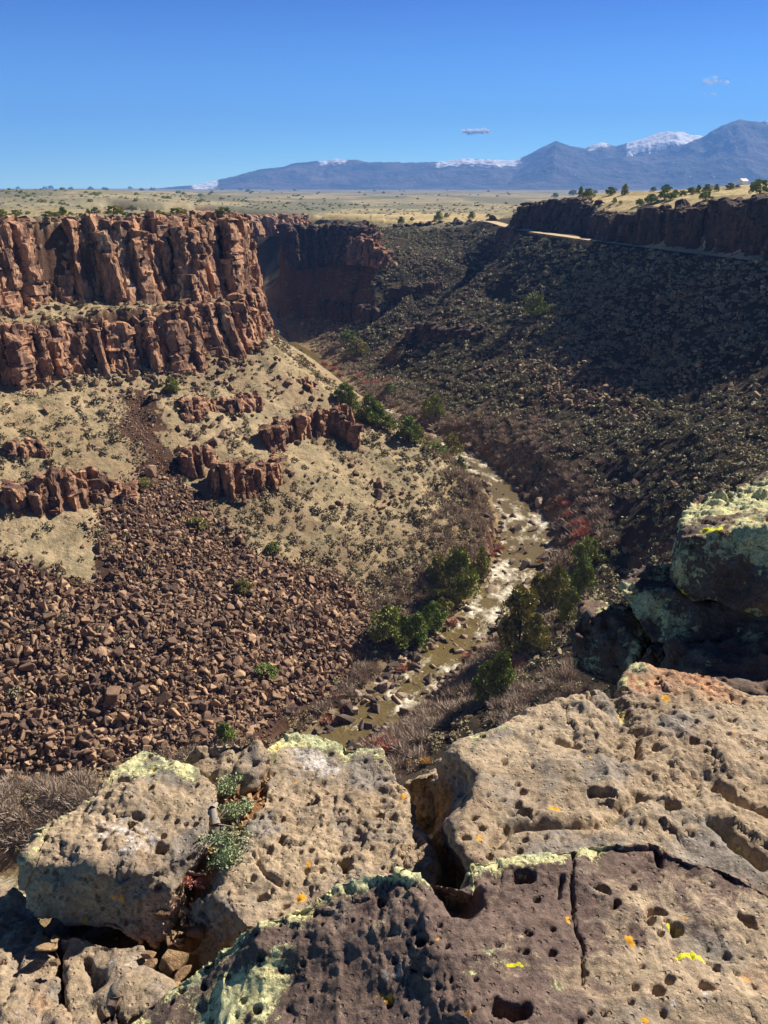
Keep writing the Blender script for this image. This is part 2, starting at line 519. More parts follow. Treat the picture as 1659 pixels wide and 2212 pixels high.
# ------------------------------------------------------------------ river, road
def ribbon(line, hw, nseg, ncross, zfun):
    L = np.asarray(line, float); hw = np.asarray(hw, float)
    t = np.linspace(0, len(L) - 1, nseg)
    def sm(a):
        b = np.interp(t, np.arange(len(L)), a)
        k = nseg // len(L)
        ker = np.ones(k) / k
        return np.convolve(np.pad(b, (k // 2, k - 1 - k // 2), mode='edge'), ker, 'valid')
    cx, cy, cz, h = sm(L[:, 0]), sm(L[:, 1]), sm(L[:, 2]), sm(hw)
    T = np.stack([np.gradient(cx), np.gradient(cy)], 1); T /= np.linalg.norm(T, axis=1)[:, None]
    N = np.stack([-T[:, 1], T[:, 0]], 1)
    u = np.linspace(-1, 1, ncross)
    X = cx[:, None] + N[:, :1] * u * h[:, None]; Y = cy[:, None] + N[:, 1:] * u * h[:, None]
    Zz = np.repeat(cz[:, None], ncross, 1)
    V = np.stack([X, Y, Zz], -1).reshape(-1, 3)
    i = np.arange(ncross - 1)[None, :] + ncross * np.arange(nseg - 1)[:, None]
    F = np.stack([i, i + 1, i + 1 + ncross, i + ncross], -1).reshape(-1, 4)
    return V, F, np.repeat(t, ncross), np.tile(u, nseg)

V, F, t, u = ribbon(RIVER, RHW + 1.2, 1500, 40, None)
Lr = np.concatenate([[0], np.cumsum(np.linalg.norm(np.diff(RIVER[:, :2], axis=0), axis=1))])
along_ = np.interp(t, np.arange(len(Lr)), Lr); across_ = u * np.interp(t, np.arange(len(RHW)), RHW)
# rapids: white water where the bed drops
RAP = [(6.9, .5, .8), (8.2, .7, .9), (9.2, .45, 1.0), (10.1, .4, .55), (11.0, .35, 1.0), (11.8, .25, .5), (12.9, .35, 1.0), (13.9, .35, .8), (14.6, .35, .95), (15.3, .25, .6), (16.4, .4, .3), (17.2, .45, 1.0), (18.15, .3, .95), (19.4, .3, .25), (22.6, .8, .9)]
foam = np.zeros(len(V))
for a, s_, k in RAP:
    foam = np.maximum(foam, k * np.exp(-((t - a) / (s_ * 1.5)) ** 2))
fn = fbm(np.stack([along_ * .55, across_ * 1.25, 0 * u], 1), 1.7, 4, 55, 0.65)
foam = foam * 0.62 + fn * 0.85 - 0.05
V[:, 2] += 0.10 * fbm(V * np.array([1, 1, 0]), 1.6, 3, 57) + np.clip(foam, 0, 1) * 0.28 * fbm(V * np.array([1, 1, 0]), 0.7, 2, 58) + 0.12 * np.clip(foam, 0, 1)
m = Mat("muddy_water", 0.12, 0.5)
f_ = m.attr("foam")
cx_ = m.n("ShaderNodeCombineXYZ")
m.l(m.math('MULTIPLY', m.attr("along"), .5), cx_.inputs[0]); m.l(m.math('MULTIPLY', m.attr("across"), 1.5), cx_.inputs[1])
nf = m.noise(1.6, 8, 0.8, vec=cx_.outputs[0], dist=1.4)
fm = m.ramp(m.math('ADD', f_, m.math('MULTIPLY', m.math('SUBTRACT', nf, 0.5), 1.3)), [(0.36, 0), (0.62, .4), (1.0, .95)])
wc = m.mix(m.noise(0.35, 4), S(92, 78, 48), S(118, 102, 64))
m.color(m.mix(fm, wc, S(230, 220, 196)))
m.l(m.ramp(fm, [(0, 0.16), (1, 0.9)]), m.b.inputs["Roughness"])
m.bump(m.noise(1.6, 5, 0.6, dist=0.6), 0.6, 0.25)
o = link("river", mesh_np("river", V, F, m.m, True, None, {"foam": foam, "along": along_, "across": across_}))
tag(o, kind="structure")

V, F, t, u = ribbon(ROAD, np.full(len(ROAD), 2.5), 500, 9, None)
V[:, 2] = np.maximum(V[:, 2], H(V[:, 0], V[:, 1])) + 0.05 + 0.05 * fbm(V, 1.5, 2, 5)
m = Mat("dirt_road")
m.color(m.mix(m.noise(0.8, 5, 0.7), S(204, 184, 148), S(170, 148, 114)))
m.bump(m.noise(3, 4), 0.5, 0.05)
o = link("road", mesh_np("road", V, F, m.m, True)); tag(o, kind="structure")

# ------------------------------------------------------------------ rock materials
def m_cliff(name, base, patina, fresh, stretch=(1, 1, 0.25)):
    m = Mat(name, 0.92, 0.15)
    v = m.coord("Object", stretch)
    a = m.noise(0.55, 5, 0.65, v)
    b = m.noise(0.22, 4, 0.6, v)
    g = m.noise(2.4, 5, 0.7)
    c = m.mix(m.ramp(a, [(0.40, 0), (0.58, 1)]), base, patina)
    c = m.mix(m.ramp(b, [(0.60, 0), (0.70, 0.8)]), c, fresh)
    c = m.mix(1.0, c, m.ramp(g, [(0.3, 0.7), (0.7, 1.25)]), 'MULTIPLY')
    m.color(c)
    m.bump(m.noise(1.8, 6, 0.7), 0.8, 0.3)
    return m.m
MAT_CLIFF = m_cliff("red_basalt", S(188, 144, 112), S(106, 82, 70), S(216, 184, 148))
MAT_DARKCLIFF = m_cliff("dark_basalt", S(104, 82, 70), S(70, 58, 54), S(140, 112, 90))  # darker copy of the cliff rock; its tone also stands in for shade

def rock_wall(name, top, base, step, mat, seed, rows=2, jit=1.0, but=2.0, capjit=2.0, sink=2.0, lean=0.0, gap=0.0, out=1.8):
    """a cliff of broken columns between a top edge and a base edge (3-D polylines of equal length)"""
    rg = np.random.default_rng(seed)
    T = np.asarray(top, float); B = np.asarray(base, float)
    def foot(p):
        best = None
        for k in range(len(B) - 1):
            d = B[k + 1, :2] - B[k, :2]
            t = float(np.clip(((p[:2] - B[k, :2]) @ d) / (d @ d), 0, 1))
            q = B[k] * (1 - t) + B[k + 1] * t
            e = np.hypot(*(q[:2] - p[:2]))
            if best is None or e < best[0]: best = (e, q)
        return best[1]
    seg = np.linalg.norm(np.diff(T[:, :2], axis=0), axis=1)
    cum = np.concatenate([[0], np.cumsum(seg)])
    Ltot = cum[-1]
    VV, FF, nv = [], [], 0
    for row in range(rows):
        s = 0.0
        while s < Ltot:
            w = step * rg.uniform(0.5, 1.6)
            s += w * 0.8
            if s > Ltot: break
            if rg.random() < gap: continue
            tp = np.array([np.interp(s, cum, T[:, k]) for k in range(3)])
            bp = foot(tp)
            k = min(np.searchsorted(cum, s, side='right') - 1, len(T) - 2)
            d = T[k + 1, :2] - T[k, :2]; d = d / np.linalg.norm(d)
            n = np.array([d[1], -d[0]])        # outward: to the right of the walking direction
            off = out + but * float(fbm(np.array([[s, seed * 3.1, 0.0]]), 7.0, 2, seed)[0]) * 1.4 + rg.normal(0, jit * 0.5) - w * 0.45 - row * step * 0.8
            topz = tp[2] + rg.uniform(-capjit, 0.25 * capjit) * (0.5 + 0.5 * (row == 0)) + row * 0.3
            botz = bp[2] - sink
            hgt = topz - botz
            if hgt < 0.8: continue
            r = w * rg.uniform(0.55, 0.75)
            na = rg.integers(5, 8)
            ang = np.sort(rg.uniform(0, 2 * math.pi, na)) + 0.0
            ang = np.linspace(0, 2 * math.pi, na, endpoint=False) + rg.uniform(-0.4, 0.4, na)
            cx = np.cos(ang) * r * rg.uniform(0.8, 1.2, na); cy = np.sin(ang) * r * rg.uniform(0.8, 1.2, na)
            per = 6
            px = np.concatenate([np.linspace(cx[j], cx[(j + 1) % na], per, endpoint=False) for j in range(na)])
            py = np.concatenate([np.linspace(cy[j], cy[(j + 1) % na], per, endpoint=False) for j in range(na)])
            M = len(px)
            zs = [botz]; sc = [1.1]; sh = [(0, 0)]
            z = botz; cs = 1.05; cxy = np.zeros(2)
            while z < topz - 0.15:
                dz = rg.uniform(0.3, 0.7) * min(1.0, max(0.5, step * 0.4))
                z = min(z + dz, topz)
                if rg.random() < 0.22:
                    zs.append(z - 0.05); sc.append(cs); sh.append(tuple(cxy))
                    cs = rg.uniform(0.82, 1.12); cxy = cxy + rg.normal(0, 0.12 * r, 2)
                zs.append(z); sc.append(cs * rg.uniform(.96, 1.04)); sh.append(tuple(cxy))
            zs += [topz + 0.12 * r]; sc += [cs * rg.uniform(0.5, 0.8)]; sh += [tuple(cxy)]
            zs = np.array(zs); sc = np.array(sc); sh = np.array(sh)
            hf = np.clip((zs - bp[2]) / max(tp[2] - bp[2], 0.5), -0.1, 1.05)
            ctr = bp[None, :2] * (1 - hf[:, None]) + tp[None, :2] * hf[:, None] + n * off + sh
            V = np.stack([ctr[:, :1] + px[None] * sc[:, None], ctr[:, 1:] + py[None] * sc[:, None], np.repeat(zs[:, None], M, 1)], -1)
            tilt = rg.normal(0, 0.03, 2)
            V[:, :, 2] += (px[None] * rg.normal(0, 0.25) + py[None] * rg.normal(0, 0.25)) * (np.arange(len(zs)) >= len(zs) - 2)[:, None]
            R = len(zs)
            V = V.reshape(-1, 3)
            ii = np.arange(M)[None, :] + M * np.arange(R - 1)[:, None]
            jj = (np.arange(M) + 1)[None, :] % M + M * np.arange(R - 1)[:, None]
            F = np.stack([ii, jj, jj + M, ii + M], -1).reshape(-1, 4)
            cap = np.array([V[-M:].mean(0) + [0, 0, 0.1 * r]])
            V = np.concatenate([V, cap])
            a = np.arange(M) + M * (R - 1)
            Ft = np.stack([a, np.roll(a, -1), np.full(M, M * R)], -1)
            VV.append(V); FF.append((F + nv, Ft + nv)); nv += len(V)
    V = np.concatenate(VV)
    k_ = min(1.0, step / 2.4)
    w_ = V + np.stack([fbm(V, 1.6, 2, seed + 1), fbm(V, 1.6, 2, seed + 2), fbm(V, 1.6, 2, seed + 3)], 1) * 0.7
    for cs_, am in ((np.array([1.5, 1.5, 3.2]), 0.36), (np.array([0.7, 0.7, 1.0]), 0.10)):
        f = np.floor(w_ / (cs_ * k_)).astype(np.int64)
        V += (np.stack([hash3(f[:, 0], f[:, 1], f[:, 2], seed + 50 + k) for k in range(3)], 1) - 0.5) * np.array([1, 1, 0.35]) * 2 * am * k_
    V += np.stack([fbm(V, 1.1, 3, seed + 5), fbm(V, 1.1, 3, seed + 6), fbm(V, 1.3, 3, seed + 7) * 0.6], 1) * 0.28 * min(1.5, max(0.5, step / 2.2))
    me = mesh_np(name, V, [np.concatenate([f[0] for f in FF]), np.concatenate([f[1] for f in FF])], mat, False)
    o = link(name, me)
    tag(o, kind="structure")
    return o

sub = lambda L, z: [(p[0], p[1], p[2] + z) for p in L]
rock_wall("cliff", RIM_L + [(-34, 200, -7), (-40, 230, -8), (-48, 262, -9)], LEDGE1 + [(-32, 197, -21), (-37, 230, -22), (-46, 262, -23)], 2.3, MAT_CLIFF, 11, 3, 1.3, 1.6, 2.6, out=2.3)
rock_wall("cliff", sub(LEDGE2 + [(-29, 190, -19.5), (-32, 205, -23)], -0.7), BASE2 + [(-27, 192, -29.5), (-30, 206, -31)], 1.9, MAT_CLIFF, 23, 2, 1.3, 1.4, 2.6, out=1.4)
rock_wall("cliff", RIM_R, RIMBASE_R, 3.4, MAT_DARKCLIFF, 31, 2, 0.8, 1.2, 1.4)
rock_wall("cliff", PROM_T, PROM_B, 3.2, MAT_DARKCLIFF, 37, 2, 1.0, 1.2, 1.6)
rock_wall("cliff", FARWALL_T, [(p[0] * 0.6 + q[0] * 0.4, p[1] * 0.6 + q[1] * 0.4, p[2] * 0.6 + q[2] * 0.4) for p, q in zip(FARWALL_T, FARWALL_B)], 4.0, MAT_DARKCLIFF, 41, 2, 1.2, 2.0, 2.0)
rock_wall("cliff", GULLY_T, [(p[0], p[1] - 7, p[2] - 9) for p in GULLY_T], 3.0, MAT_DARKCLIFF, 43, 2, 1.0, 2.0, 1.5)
rock_wall("cliff", dline((515, 469, 480), (560, 468, 490), (620, 467, 500), (665, 467, 520)), dline((515, 500, 474), (560, 502, 484), (620, 500, 494), (665, 498, 514)), 3.5, MAT_CLIFF, 47, 2, 1.0, 2.0, 1.5)
rock_wall("cliff", dline((760, 512, 374), (800, 516, 366), (832, 548, 358)), dline((760, 560, 366), (800, 562, 360), (838, 574, 354)), 3.0, MAT_CLIFF, 53, 2, 1.0, 1.6, 1.5)

def outcrop(topbase, step, seed, rows=2, mat=MAT_CLIFF, gap=0.2, capjit=2.0, but=1.6):
    top = []; base = []
    for (X, Yt, Yb) in topbase:
        b = hit(X, Yb)
        Yt = Yt + 0.28 * (Yb - Yt)
        t_ = Pd(X, Yt, b[1] + 1.0)
        top.append(t_); base.append((b[0], b[1] - 0.2, b[2] - 0.6))
    rock_wall("outcrop", top, base, step, mat, seed, rows, 0.7, but, capjit, 1.0, 0, gap)
outcrop([(565, 918, 968), (600, 900, 962), (640, 882, 948), (690, 872, 930), (742, 862, 925), (756, 900, 970)], 1.25, 61)
outcrop([(375, 885, 890), (400, 858, 885), (450, 855, 880), (510, 848, 872), (545, 840, 862)], 1.1, 62, gap=0.25)
outcrop([(380, 965, 1000), (410, 955, 1008), (452, 958, 998)], 1.4, 63)
outcrop([(455, 985, 1040), (500, 970, 1060), (540, 985, 1060), (580, 990, 1030), (600, 975, 1000)], 1.2, 64)
outcrop([(0, 1020, 1065), (40, 1030, 1090), (80, 1000, 1075), (130, 990, 1072), (190, 1000, 1075), (235, 1010, 1070), (272, 1030, 1065)], 1.5, 65, but=1.6)
outcrop([(0, 945, 965), (40, 938, 962), (85, 945, 958)], 1.0, 66, gap=0.3)
outcrop([(640, 815, 835), (660, 810, 832)], 1.2, 67)
outcrop([(1060, 705, 722), (930, 692, 725), (880, 700, 722)][::-1], 2.4, 68, mat=MAT_DARKCLIFF)
outcrop([(700, 640, 668), (740, 648, 690), (790, 650, 700), (815, 660, 690)], 2.2, 69, mat=MAT_DARKCLIFF)  # dark rock colour here stands in for the far bend's shade
outcrop([(850, 620, 640), (900, 610, 632), (945, 600, 625)], 2.0, 70, mat=MAT_DARKCLIFF, gap=0.2)

# ------------------------------------------------------------------ mountains, clouds, haze
SKYL = [(250, 420), (380, 407), (410, 404), (440, 397), (470, 391), (520, 376), (560, 365), (610, 360), (640, 351), (670, 348), (700, 347), (725, 343), (750, 346), (800, 350), (850, 350), (900, 352), (950, 350), (990, 345), (1010, 343), (1050, 346),
        (1110, 349), (1140, 338), (1170, 322), (1200, 311), (1230, 318), (1265, 323), (1300, 309), (1330, 317), (1365, 305), (1400, 296), (1430, 292), (1465, 286), (1490, 292), (1525, 293), (1560, 274), (1595, 264), (1640, 270), (1665, 264), (1720, 250), (1800, 262), (1900, 270), (2000, 300), (2100, 340)]
def mountain(name, az_rng, D, front, prof, seed, snow, base_z=-16):
    az = np.linspace(az_rng[0], az_rng[1], 700)
    nd = 70
    t = np.linspace(0, 1, nd)          # 0 at the foot, 1 at the ridge
    Xs = np.interp(az, prof[:, 0], prof[:, 1])
    A, Tt = np.meshgrid(az, t)
    d = (front + (D - front) * Tt)
    x = d * np.tan(A); y = d
    ridge = np.interp(A, prof[:, 0], prof[:, 1])
    p = np.stack([x.ravel(), y.ravel()], 1)
    n = (fbm(p, 620, 6, seed, 0.55, True) * 0.5).reshape(A.shape)
    hgt = ridge * (Tt ** 1.25) * (1 + 1.5 * n * (1 - Tt) ** 0.6) + 75 * fbm(p, 480, 7, seed + 3, .6).reshape(A.shape) * Tt ** 0.5 * (1 - 0.55 * Tt)
    z = base_z + np.maximum(hgt, 0) - 4 * (1 - Tt)
    V = np.stack([x, y, z], -1).reshape(-1, 3)
    nb = len(az)
    back = V[-nb:].copy(); back[:, 1] += 500; back[:, 2] = base_z - 60
    V = np.concatenate([V, back])
    i = np.arange(nb - 1)[None, :] + nb * np.arange(nd)[:, None]
    F = np.stack([i, i + 1, i + 1 + nb, i + nb], -1).reshape(-1, 4)
    sn = np.zeros(len(V))
    hh = V[:, 2] - base_z
    aa = np.arctan2(V[:, 0], V[:, 1])
    for (X0, X1, drop, k) in snow:
        a0, a1 = [math.atan2(*ray(X, 340)[:2]) for X in (X0, X1)]
        rg_ = np.interp(aa, prof[:, 0], prof[:, 1])
        w = sstep(a0 - 0.002, a0 + 0.004, aa) * sstep(a1 + 0.002, a1 - 0.004, aa)
        sn = np.maximum(sn, w * k * sstep(drop, drop * 0.2, rg_ - hh))
    return V, F, sn

def azh(pts, D):
    out = []
    for X, Y in pts:
        r = ray(X, Y)
        q = r * (D / r[1])
        out.append((math.atan2(q[0], q[1]), q[2] + 16))
    return np.array(out)
m = Mat("mountain_forest")
sn = m.attr("snow")
nv_ = m.noise(0.022, 7, 0.72)
rockc = m.mix(m.ramp(m.noise(0.0024, 7, 0.7), [(0.38, 0), (0.66, 1)]), S(46, 58, 58), S(116, 106, 100))
sf = m.ramp(m.math('ADD', sn, m.math('MULTIPLY', m.math('SUBTRACT', nv_, 0.5), 3.2)), [(0.52, 0), (0.6, 1)])
m.color(m.mix(sf, rockc, S(240, 242, 246)))
m.bump(m.noise(0.004, 6, 0.65), 1.0, 60)
MAT_MTN = m.m
D1 = 8600
prof = azh(SKYL, D1)
V, F, sn = mountain("mountains", (prof[0, 0], prof[-1, 0]), D1, 6900, prof, 101,
                    [(408, 470, 90, .85), (685, 750, 80, .72), (940, 1130, 100, .78), (1268, 1315, 80, .8), (1350, 1530, 240, 1.05), (1640, 1720, 120, .9)])
o = link("mountains", mesh_np("mountains", V, F, MAT_MTN, True, None, {"snow": sn})); tag(o, kind="structure")
SKYL2 = [(1080, 402), (1120, 372), (1160, 340), (1200, 311.5), (1240, 330), (1300, 345), (1400, 340), (1480, 310), (1525, 293.5), (1560, 273.5), (1595, 263.5), (1640, 269.5), (1700, 280), (1900, 300), (2100, 340)]
prof2 = azh(SKYL2, 7800)
V, F, sn = mountain("mountains", (prof2[0, 0], prof2[-1, 0]), 7800, 6500, prof2, 131, [])
o = link("mountains", mesh_np("mountains", V, F, MAT_MTN, True, None, {"snow": sn})); tag(o, kind="structure")

def cloud(name, X, Y, D, w, h, seed, label, n, alpha, size):
    c0 = np.array(Pd(X, Y, D))
    rg = np.random.default_rng(seed)
    k = rg.integers(0, 7, n)
    cx = np.linspace(-.62, .62, 7) + rg.uniform(-.1, .1, 7); cz = rg.uniform(-.1, .35, 7) * (1 - np.abs(cx)); rr = rg.uniform(.26, .40, 7) * (1.1 - .5 * np.abs(cx))
    q = rg.normal(0, .5, (n, 3)) * rr[k][:, None]
    q[:, 0] += cx[k]; q[:, 2] = np.maximum(q[:, 2] * 1.2 + cz[k], -.25 + .1 * rg.normal(0, 1, n))
    q = q * np.array([w, w * .6, h]) + c0
    nn = np.array(SUNV) - c0 / np.linalg.norm(c0) + rg.normal(0, .2, (n, 3)); nn /= np.linalg.norm(nn, axis=1)[:, None]
    a = np.cross(nn, rg.normal(0, 1, (n, 3))); a /= np.linalg.norm(a, axis=1)[:, None]
    b = np.cross(nn, a)
    ang = np.linspace(0, 2 * np.pi, 6, endpoint=False)
    sz = size * rg.uniform(.5, 1.2, n)
    V = (q[:, None, :] + sz[:, None, None] * (np.cos(ang)[None, :, None] * a[:, None, :] + .6 * np.sin(ang)[None, :, None] * b[:, None, :])).reshape(-1, 3)
    F = np.arange(6 * n).reshape(-1, 6)
    m = Mat("cloud_vapour", 1.0, 0.0)
    m.color((.97, .97, .98, 1))
    m.b.inputs["Alpha"].default_value = alpha
    o = link(name, mesh_np(name, V, F, m.m, True)); tag(o, label, "cloud")
    return o
cloud("cloud", 1029, 285, 12000, 215, 70, 3, "small white puff of cloud above the middle of the mountains", 190, .6, 30)
cloud("cloud", 1545, 178, 12000, 220, 80, 8, "faint wisp of cloud high above the snowy peak", 60, .22, 45)
cloud("cloud", 1534, 204, 12000, 90, 40, 9, "tiny faint scrap of cloud just under the larger wisp", 40, .22, 22)

# HAZE (closed box round everything but the sky and the clouds)
bm = bmesh.new()
bmesh.ops.create_cube(bm, size=1)
me = bpy.data.meshes.new("haze")
bm.to_mesh(me); bm.free()
hz = link("haze", me)
hz.scale = (18400, 9600, 760)
hz.location = (0, 4500, 760 / 2 - 68)
m = Mat("haze_air")
m.t.nodes.remove(m.b)
pv = m.n("ShaderNodeVolumePrincipled")
pv.inputs["Color"].default_value = (0.19, 0.43, 1.0, 1)
pv.inputs["Density"].default_value = 1.3e-4
pv.inputs["Anisotropy"].default_value = 0.0
m.l(pv.outputs[0], m.t.nodes["Material Output"].inputs["Volume"])
me.materials.append(m.m)
tag(hz, kind="stuff")

# ------------------------------------------------------------------ boulders
def m_boulder(name, stops, lich=None):
    m = Mat(name, 0.93, 0.12)
    geo = m.n("ShaderNodeNewGeometry")
    f = m.math('FRACT', m.math('ADD', geo.outputs["Random Per Island"], m.math('MULTIPLY', m.rnd(), 7.31)))
    c = m.ramp(f, stops)
    c = m.mix(1.0, c, m.ramp(m.noise(1.6, 4, 0.7), [(0.3, 0.72), (0.7, 1.28)]), 'MULTIPLY')
    m.color(c)
    m.bump(m.noise(4.5, 4, 0.7), 0.6, 0.08)
    return m.m
MAT_TALUS = m_boulder("talus_basalt", [(0, S(84, 68, 61)), (0.3, S(113, 91, 78)), (0.6, S(143, 116, 95)), (0.85, S(178, 148, 119)), (1, S(96, 80, 75))])
MAT_DKBOULDER = m_boulder("slope_basalt", [(0, S(92, 78, 66)), (0.4, S(126, 108, 88)), (0.8, S(176, 154, 124)), (1, S(104, 92, 80))])
MAT_RIVROCK = m_boulder("river_basalt", [(0, S(74, 64, 60)), (0.4, S(110, 96, 86)), (0.75, S(150, 128, 110)), (1, S(178, 160, 138))])

def hull_rock(seed, n=13, flat=0.75, sub=False):
    rg = np.random.default_rng(seed)
    pts = rg.uniform(-1, 1, (n, 3))
    pts = np.sign(pts) * np.abs(pts) ** rg.uniform(0.5, 0.95)
    pts *= np.array([1.0, rg.uniform(0.5, 0.95), flat * rg.uniform(0.55, 1.15)])
    pts = pts / np.maximum(1, np.linalg.norm(pts, axis=1) / 1.15)[:, None]
    bm = bmesh.new()
    for q in pts:
        bm.verts.new(q)
    bmesh.ops.convex_hull(bm, input=bm.verts)
    bmesh.ops.delete(bm, geom=[v for v in bm.verts if not v.link_faces], context='VERTS')
    if sub:
        bmesh.ops.bevel(bm, geom=bm.edges[:], offset=0.07, segments=1, affect='EDGES', profile=0.6)
    bmesh.ops.triangulate(bm, faces=bm.faces[:])
    bm.verts.index_update()
    V = np.array([v.co[:] for v in bm.verts]); F = np.array([[v.index for v in f.verts] for f in bm.faces])
    bm.free()
    return V, F
ROCKS = [hull_rock(200 + k, 12 + k % 5) for k in range(16)]
ROCKS_B = [hull_rock(300 + k, 14 + k % 6, sub=True) for k in range(14)]

def rots(n, rg, tilt=0.5):
    a = rg.uniform(0, 2 * np.pi, n); b = rg.normal(0, tilt, n); c_ = rg.normal(0, tilt, n)
    ca, sa, cb, sb, cc, sc = np.cos(a), np.sin(a), np.cos(b), np.sin(b), np.cos(c_), np.sin(c_)
    Z0 = np.zeros(n); O = np.ones(n)
    Rz = np.stack([np.stack([ca, -sa, Z0], -1), np.stack([sa, ca, Z0], -1), np.stack([Z0, Z0, O], -1)], 1)
    Rx = np.stack([np.stack([O, Z0, Z0], -1), np.stack([Z0, cb, -sb], -1), np.stack([Z0, sb, cb], -1)], 1)
    Ry = np.stack([np.stack([cc, Z0, sc], -1), np.stack([Z0, O, Z0], -1), np.stack([-sc, Z0, cc], -1)], 1)
    return Rz @ Rx @ Ry

def merged(name, protos, pos, size, R, mat, smooth=False):
    n = len(pos); VV = []; FF = []; nv = 0
    pick = np.arange(n) % len(protos)
    for k, (v, f) in enumerate(protos):
        m = np.where(pick == k)[0]
        if not len(m): continue
        sz = size[m]
        if sz.ndim == 1: sz = np.repeat(sz[:, None], 3, 1)
        q = v[None] * sz[:, None, :]
        q = np.einsum('nij,nvj->nvi', R[m], q) + pos[m][:, None, :]
        VV.append(q.reshape(-1, 3))
        FF.append((f[None] + (np.arange(len(m)) * len(v))[:, None, None]).reshape(-1, f.shape[1]) + nv)
        nv += len(m) * len(v)
    return mesh_np(name, np.concatenate(VV), np.concatenate(FF), mat, smooth)

def singles(name, protos, pos, size, R, mat, label, cat, group, meshes=None, smooth=False):
    mes = [mesh_np(name, v, f, mat, smooth) for v, f in protos] if meshes is None else meshes
    first = [link(name, me) for me in mes[:min(len(mes), len(pos))]]
    for k in range(len(pos)):
        if k < len(first):
            o = first[k]
        else:
            o = first[k % len(first)].copy(); C.objects.link(o)
        o.location = pos[k]
        o.rotation_euler = Matrix(R[k].tolist()).to_euler()
        o.scale = (size[k],) * 3 if np.ndim(size[k]) == 0 else tuple(size[k])
        lb = label(k) if callable(label) else label
        tag(o, lb, cat, group)
    return

def infrustum(p, mx=1.04):
    x, y, z = p[:, 0], p[:, 1], p[:, 2]
    fw = y * CP - z * SP; up = y * SP + z * CP
    u = x / fw * FPX; v = 512 - up / fw * FPX
    return (fw > 0) & (np.abs(u) < 384 * mx) & (v > -10) & (v < 1040), np.stack([(u + 384) / KD, v / KD], 1)

def scatter(poly, n, rg):
    P = np.asarray(poly)[:, :2]
    lo, hi = P.min(0), P.max(0)
    out = []
    tot = 0
    while tot < n:
        q = rg.uniform(lo, hi, (n, 2))
        q = q[inpoly(q, P)]
        out.append(q); tot += len(q)
    return np.concatenate(out)[:n]

rg = np.random.default_rng(99)
q = np.concatenate([scatter(Z_TALUS, 26000, rg) + rg.normal(0, 1.0, (26000, 2)), scatter(Z_STREAK, 2200, rg) + rg.normal(0, 1.2, (2200, 2))])
small = np.arange(len(q)) >= 26000
sz = np.clip(rg.lognormal(-1.45, 0.54, len(q)), 0.10, 0.95) * np.where(small, 0.62, 1)
# upper parts of the fan carry finer rubble
dd = np.hypot(q[:, 0], q[:, 1])
sz *= np.interp(dd, [75, 105, 135], [1.0, 1.0, 0.55])
big = rg.random(len(q)) < 0.012
sz[big & ~small] *= 1.25
pos = np.stack([q[:, 0], q[:, 1], H(q[:, 0], q[:, 1]) + sz * 0.25], 1)
vis, _ = infrustum(pos)
rank = np.argsort(-(sz / dd) * vis)
R_ = rots(len(q), rg, 0.9)
sel = rank[:300]; rest = rank[300:]
singles("talus_boulder", ROCKS_B, pos[sel], sz[sel], R_[sel], MAT_TALUS, "large angular brown basalt boulder lying among the rubble of the left talus fan", "boulder", "boulders of the talus fan")
o = link("talus_rubble", merged("talus_rubble", ROCKS, pos[rest], sz[rest], R_[rest], MAT_TALUS))
tag(o, kind="stuff")
for (X, Y, s_, lb) in [(60, 1452, 1.5, "tall upright orange-brown boulder standing in the talus at the photo's left edge"), (327, 1030, 1.5, "tall pale reddish boulder at the top of the talus fan"),
                       (415, 985, 1.3, "smooth rounded orange boulder below the middle outcrop"), (540, 1285, 0.9, "pale rounded boulder beside a shrub in the upper right of the talus")]:
    h_ = hit(X, Y)
    k = int(X) % len(ROCKS_B)
    o = link("boulder", mesh_np("boulder", ROCKS_B[k][0], ROCKS_B[k][1], MAT_TALUS if X != 540 else MAT_RIVROCK, False))
    o.location = h_ + np.array([0, 0, s_ * 0.5]); o.scale = (s_ * 0.7, s_ * 0.6, s_ * 1.15 if X != 540 else s_ * 0.6); o.rotation_euler = (0.1, 0.15, X)
    tag(o, lb, "boulder")

# right-hand slope: rock pile and scattered blocks
def area_right(n, rg, y0=70, y1=380):
    q = np.stack([rg.uniform(-60, 115, n), y0 + (y1 - y0) * rg.random(n) ** 0.8], 1)
    z = H(q[:, 0], q[:, 1])
    dr, side, can, tal, pile = zones(q[:, 0], q[:, 1], z)
    dd, _, _ = polydist(q, ROAD)
    ok = (side != LEFTSIGN) & (dr > 2.5) & (z < -16.8) & (dd > 2.7)
    return q[ok], z[ok], dr[ok]
q1 = scatter(Z_PILE, 900, rg)
q2, z2, dr2 = area_right(30000, rg)
keep = fbm(q2, 14, 2, 77) > -0.12
q2 = q2[keep]
q = np.concatenate([q1, q2])
sz = np.clip(rg.lognormal(-0.75, 0.45, len(q)), 0.2, 1.5)
sz[len(q1):] *= 0.75
pos = np.stack([q[:, 0], q[:, 1], H(q[:, 0], q[:, 1]) + sz * 0.2], 1)
vis, _ = infrustum(pos)
R_ = rots(len(q), rg, 0.8)
rank = np.argsort(-(sz / np.hypot(q[:, 0], q[:, 1])) * vis)
sel, rest = rank[:260], rank[260:]
singles("slope_boulder", ROCKS_B, pos[sel], sz[sel], R_[sel], MAT_DKBOULDER, "dark weathered boulder on the bushy slope right of the river", "boulder", "boulders on the right-hand slope")
o = link("slope_rubble", merged("slope_rubble", ROCKS, pos[rest], sz[rest], R_[rest], MAT_DKBOULDER)); tag(o, kind="stuff")

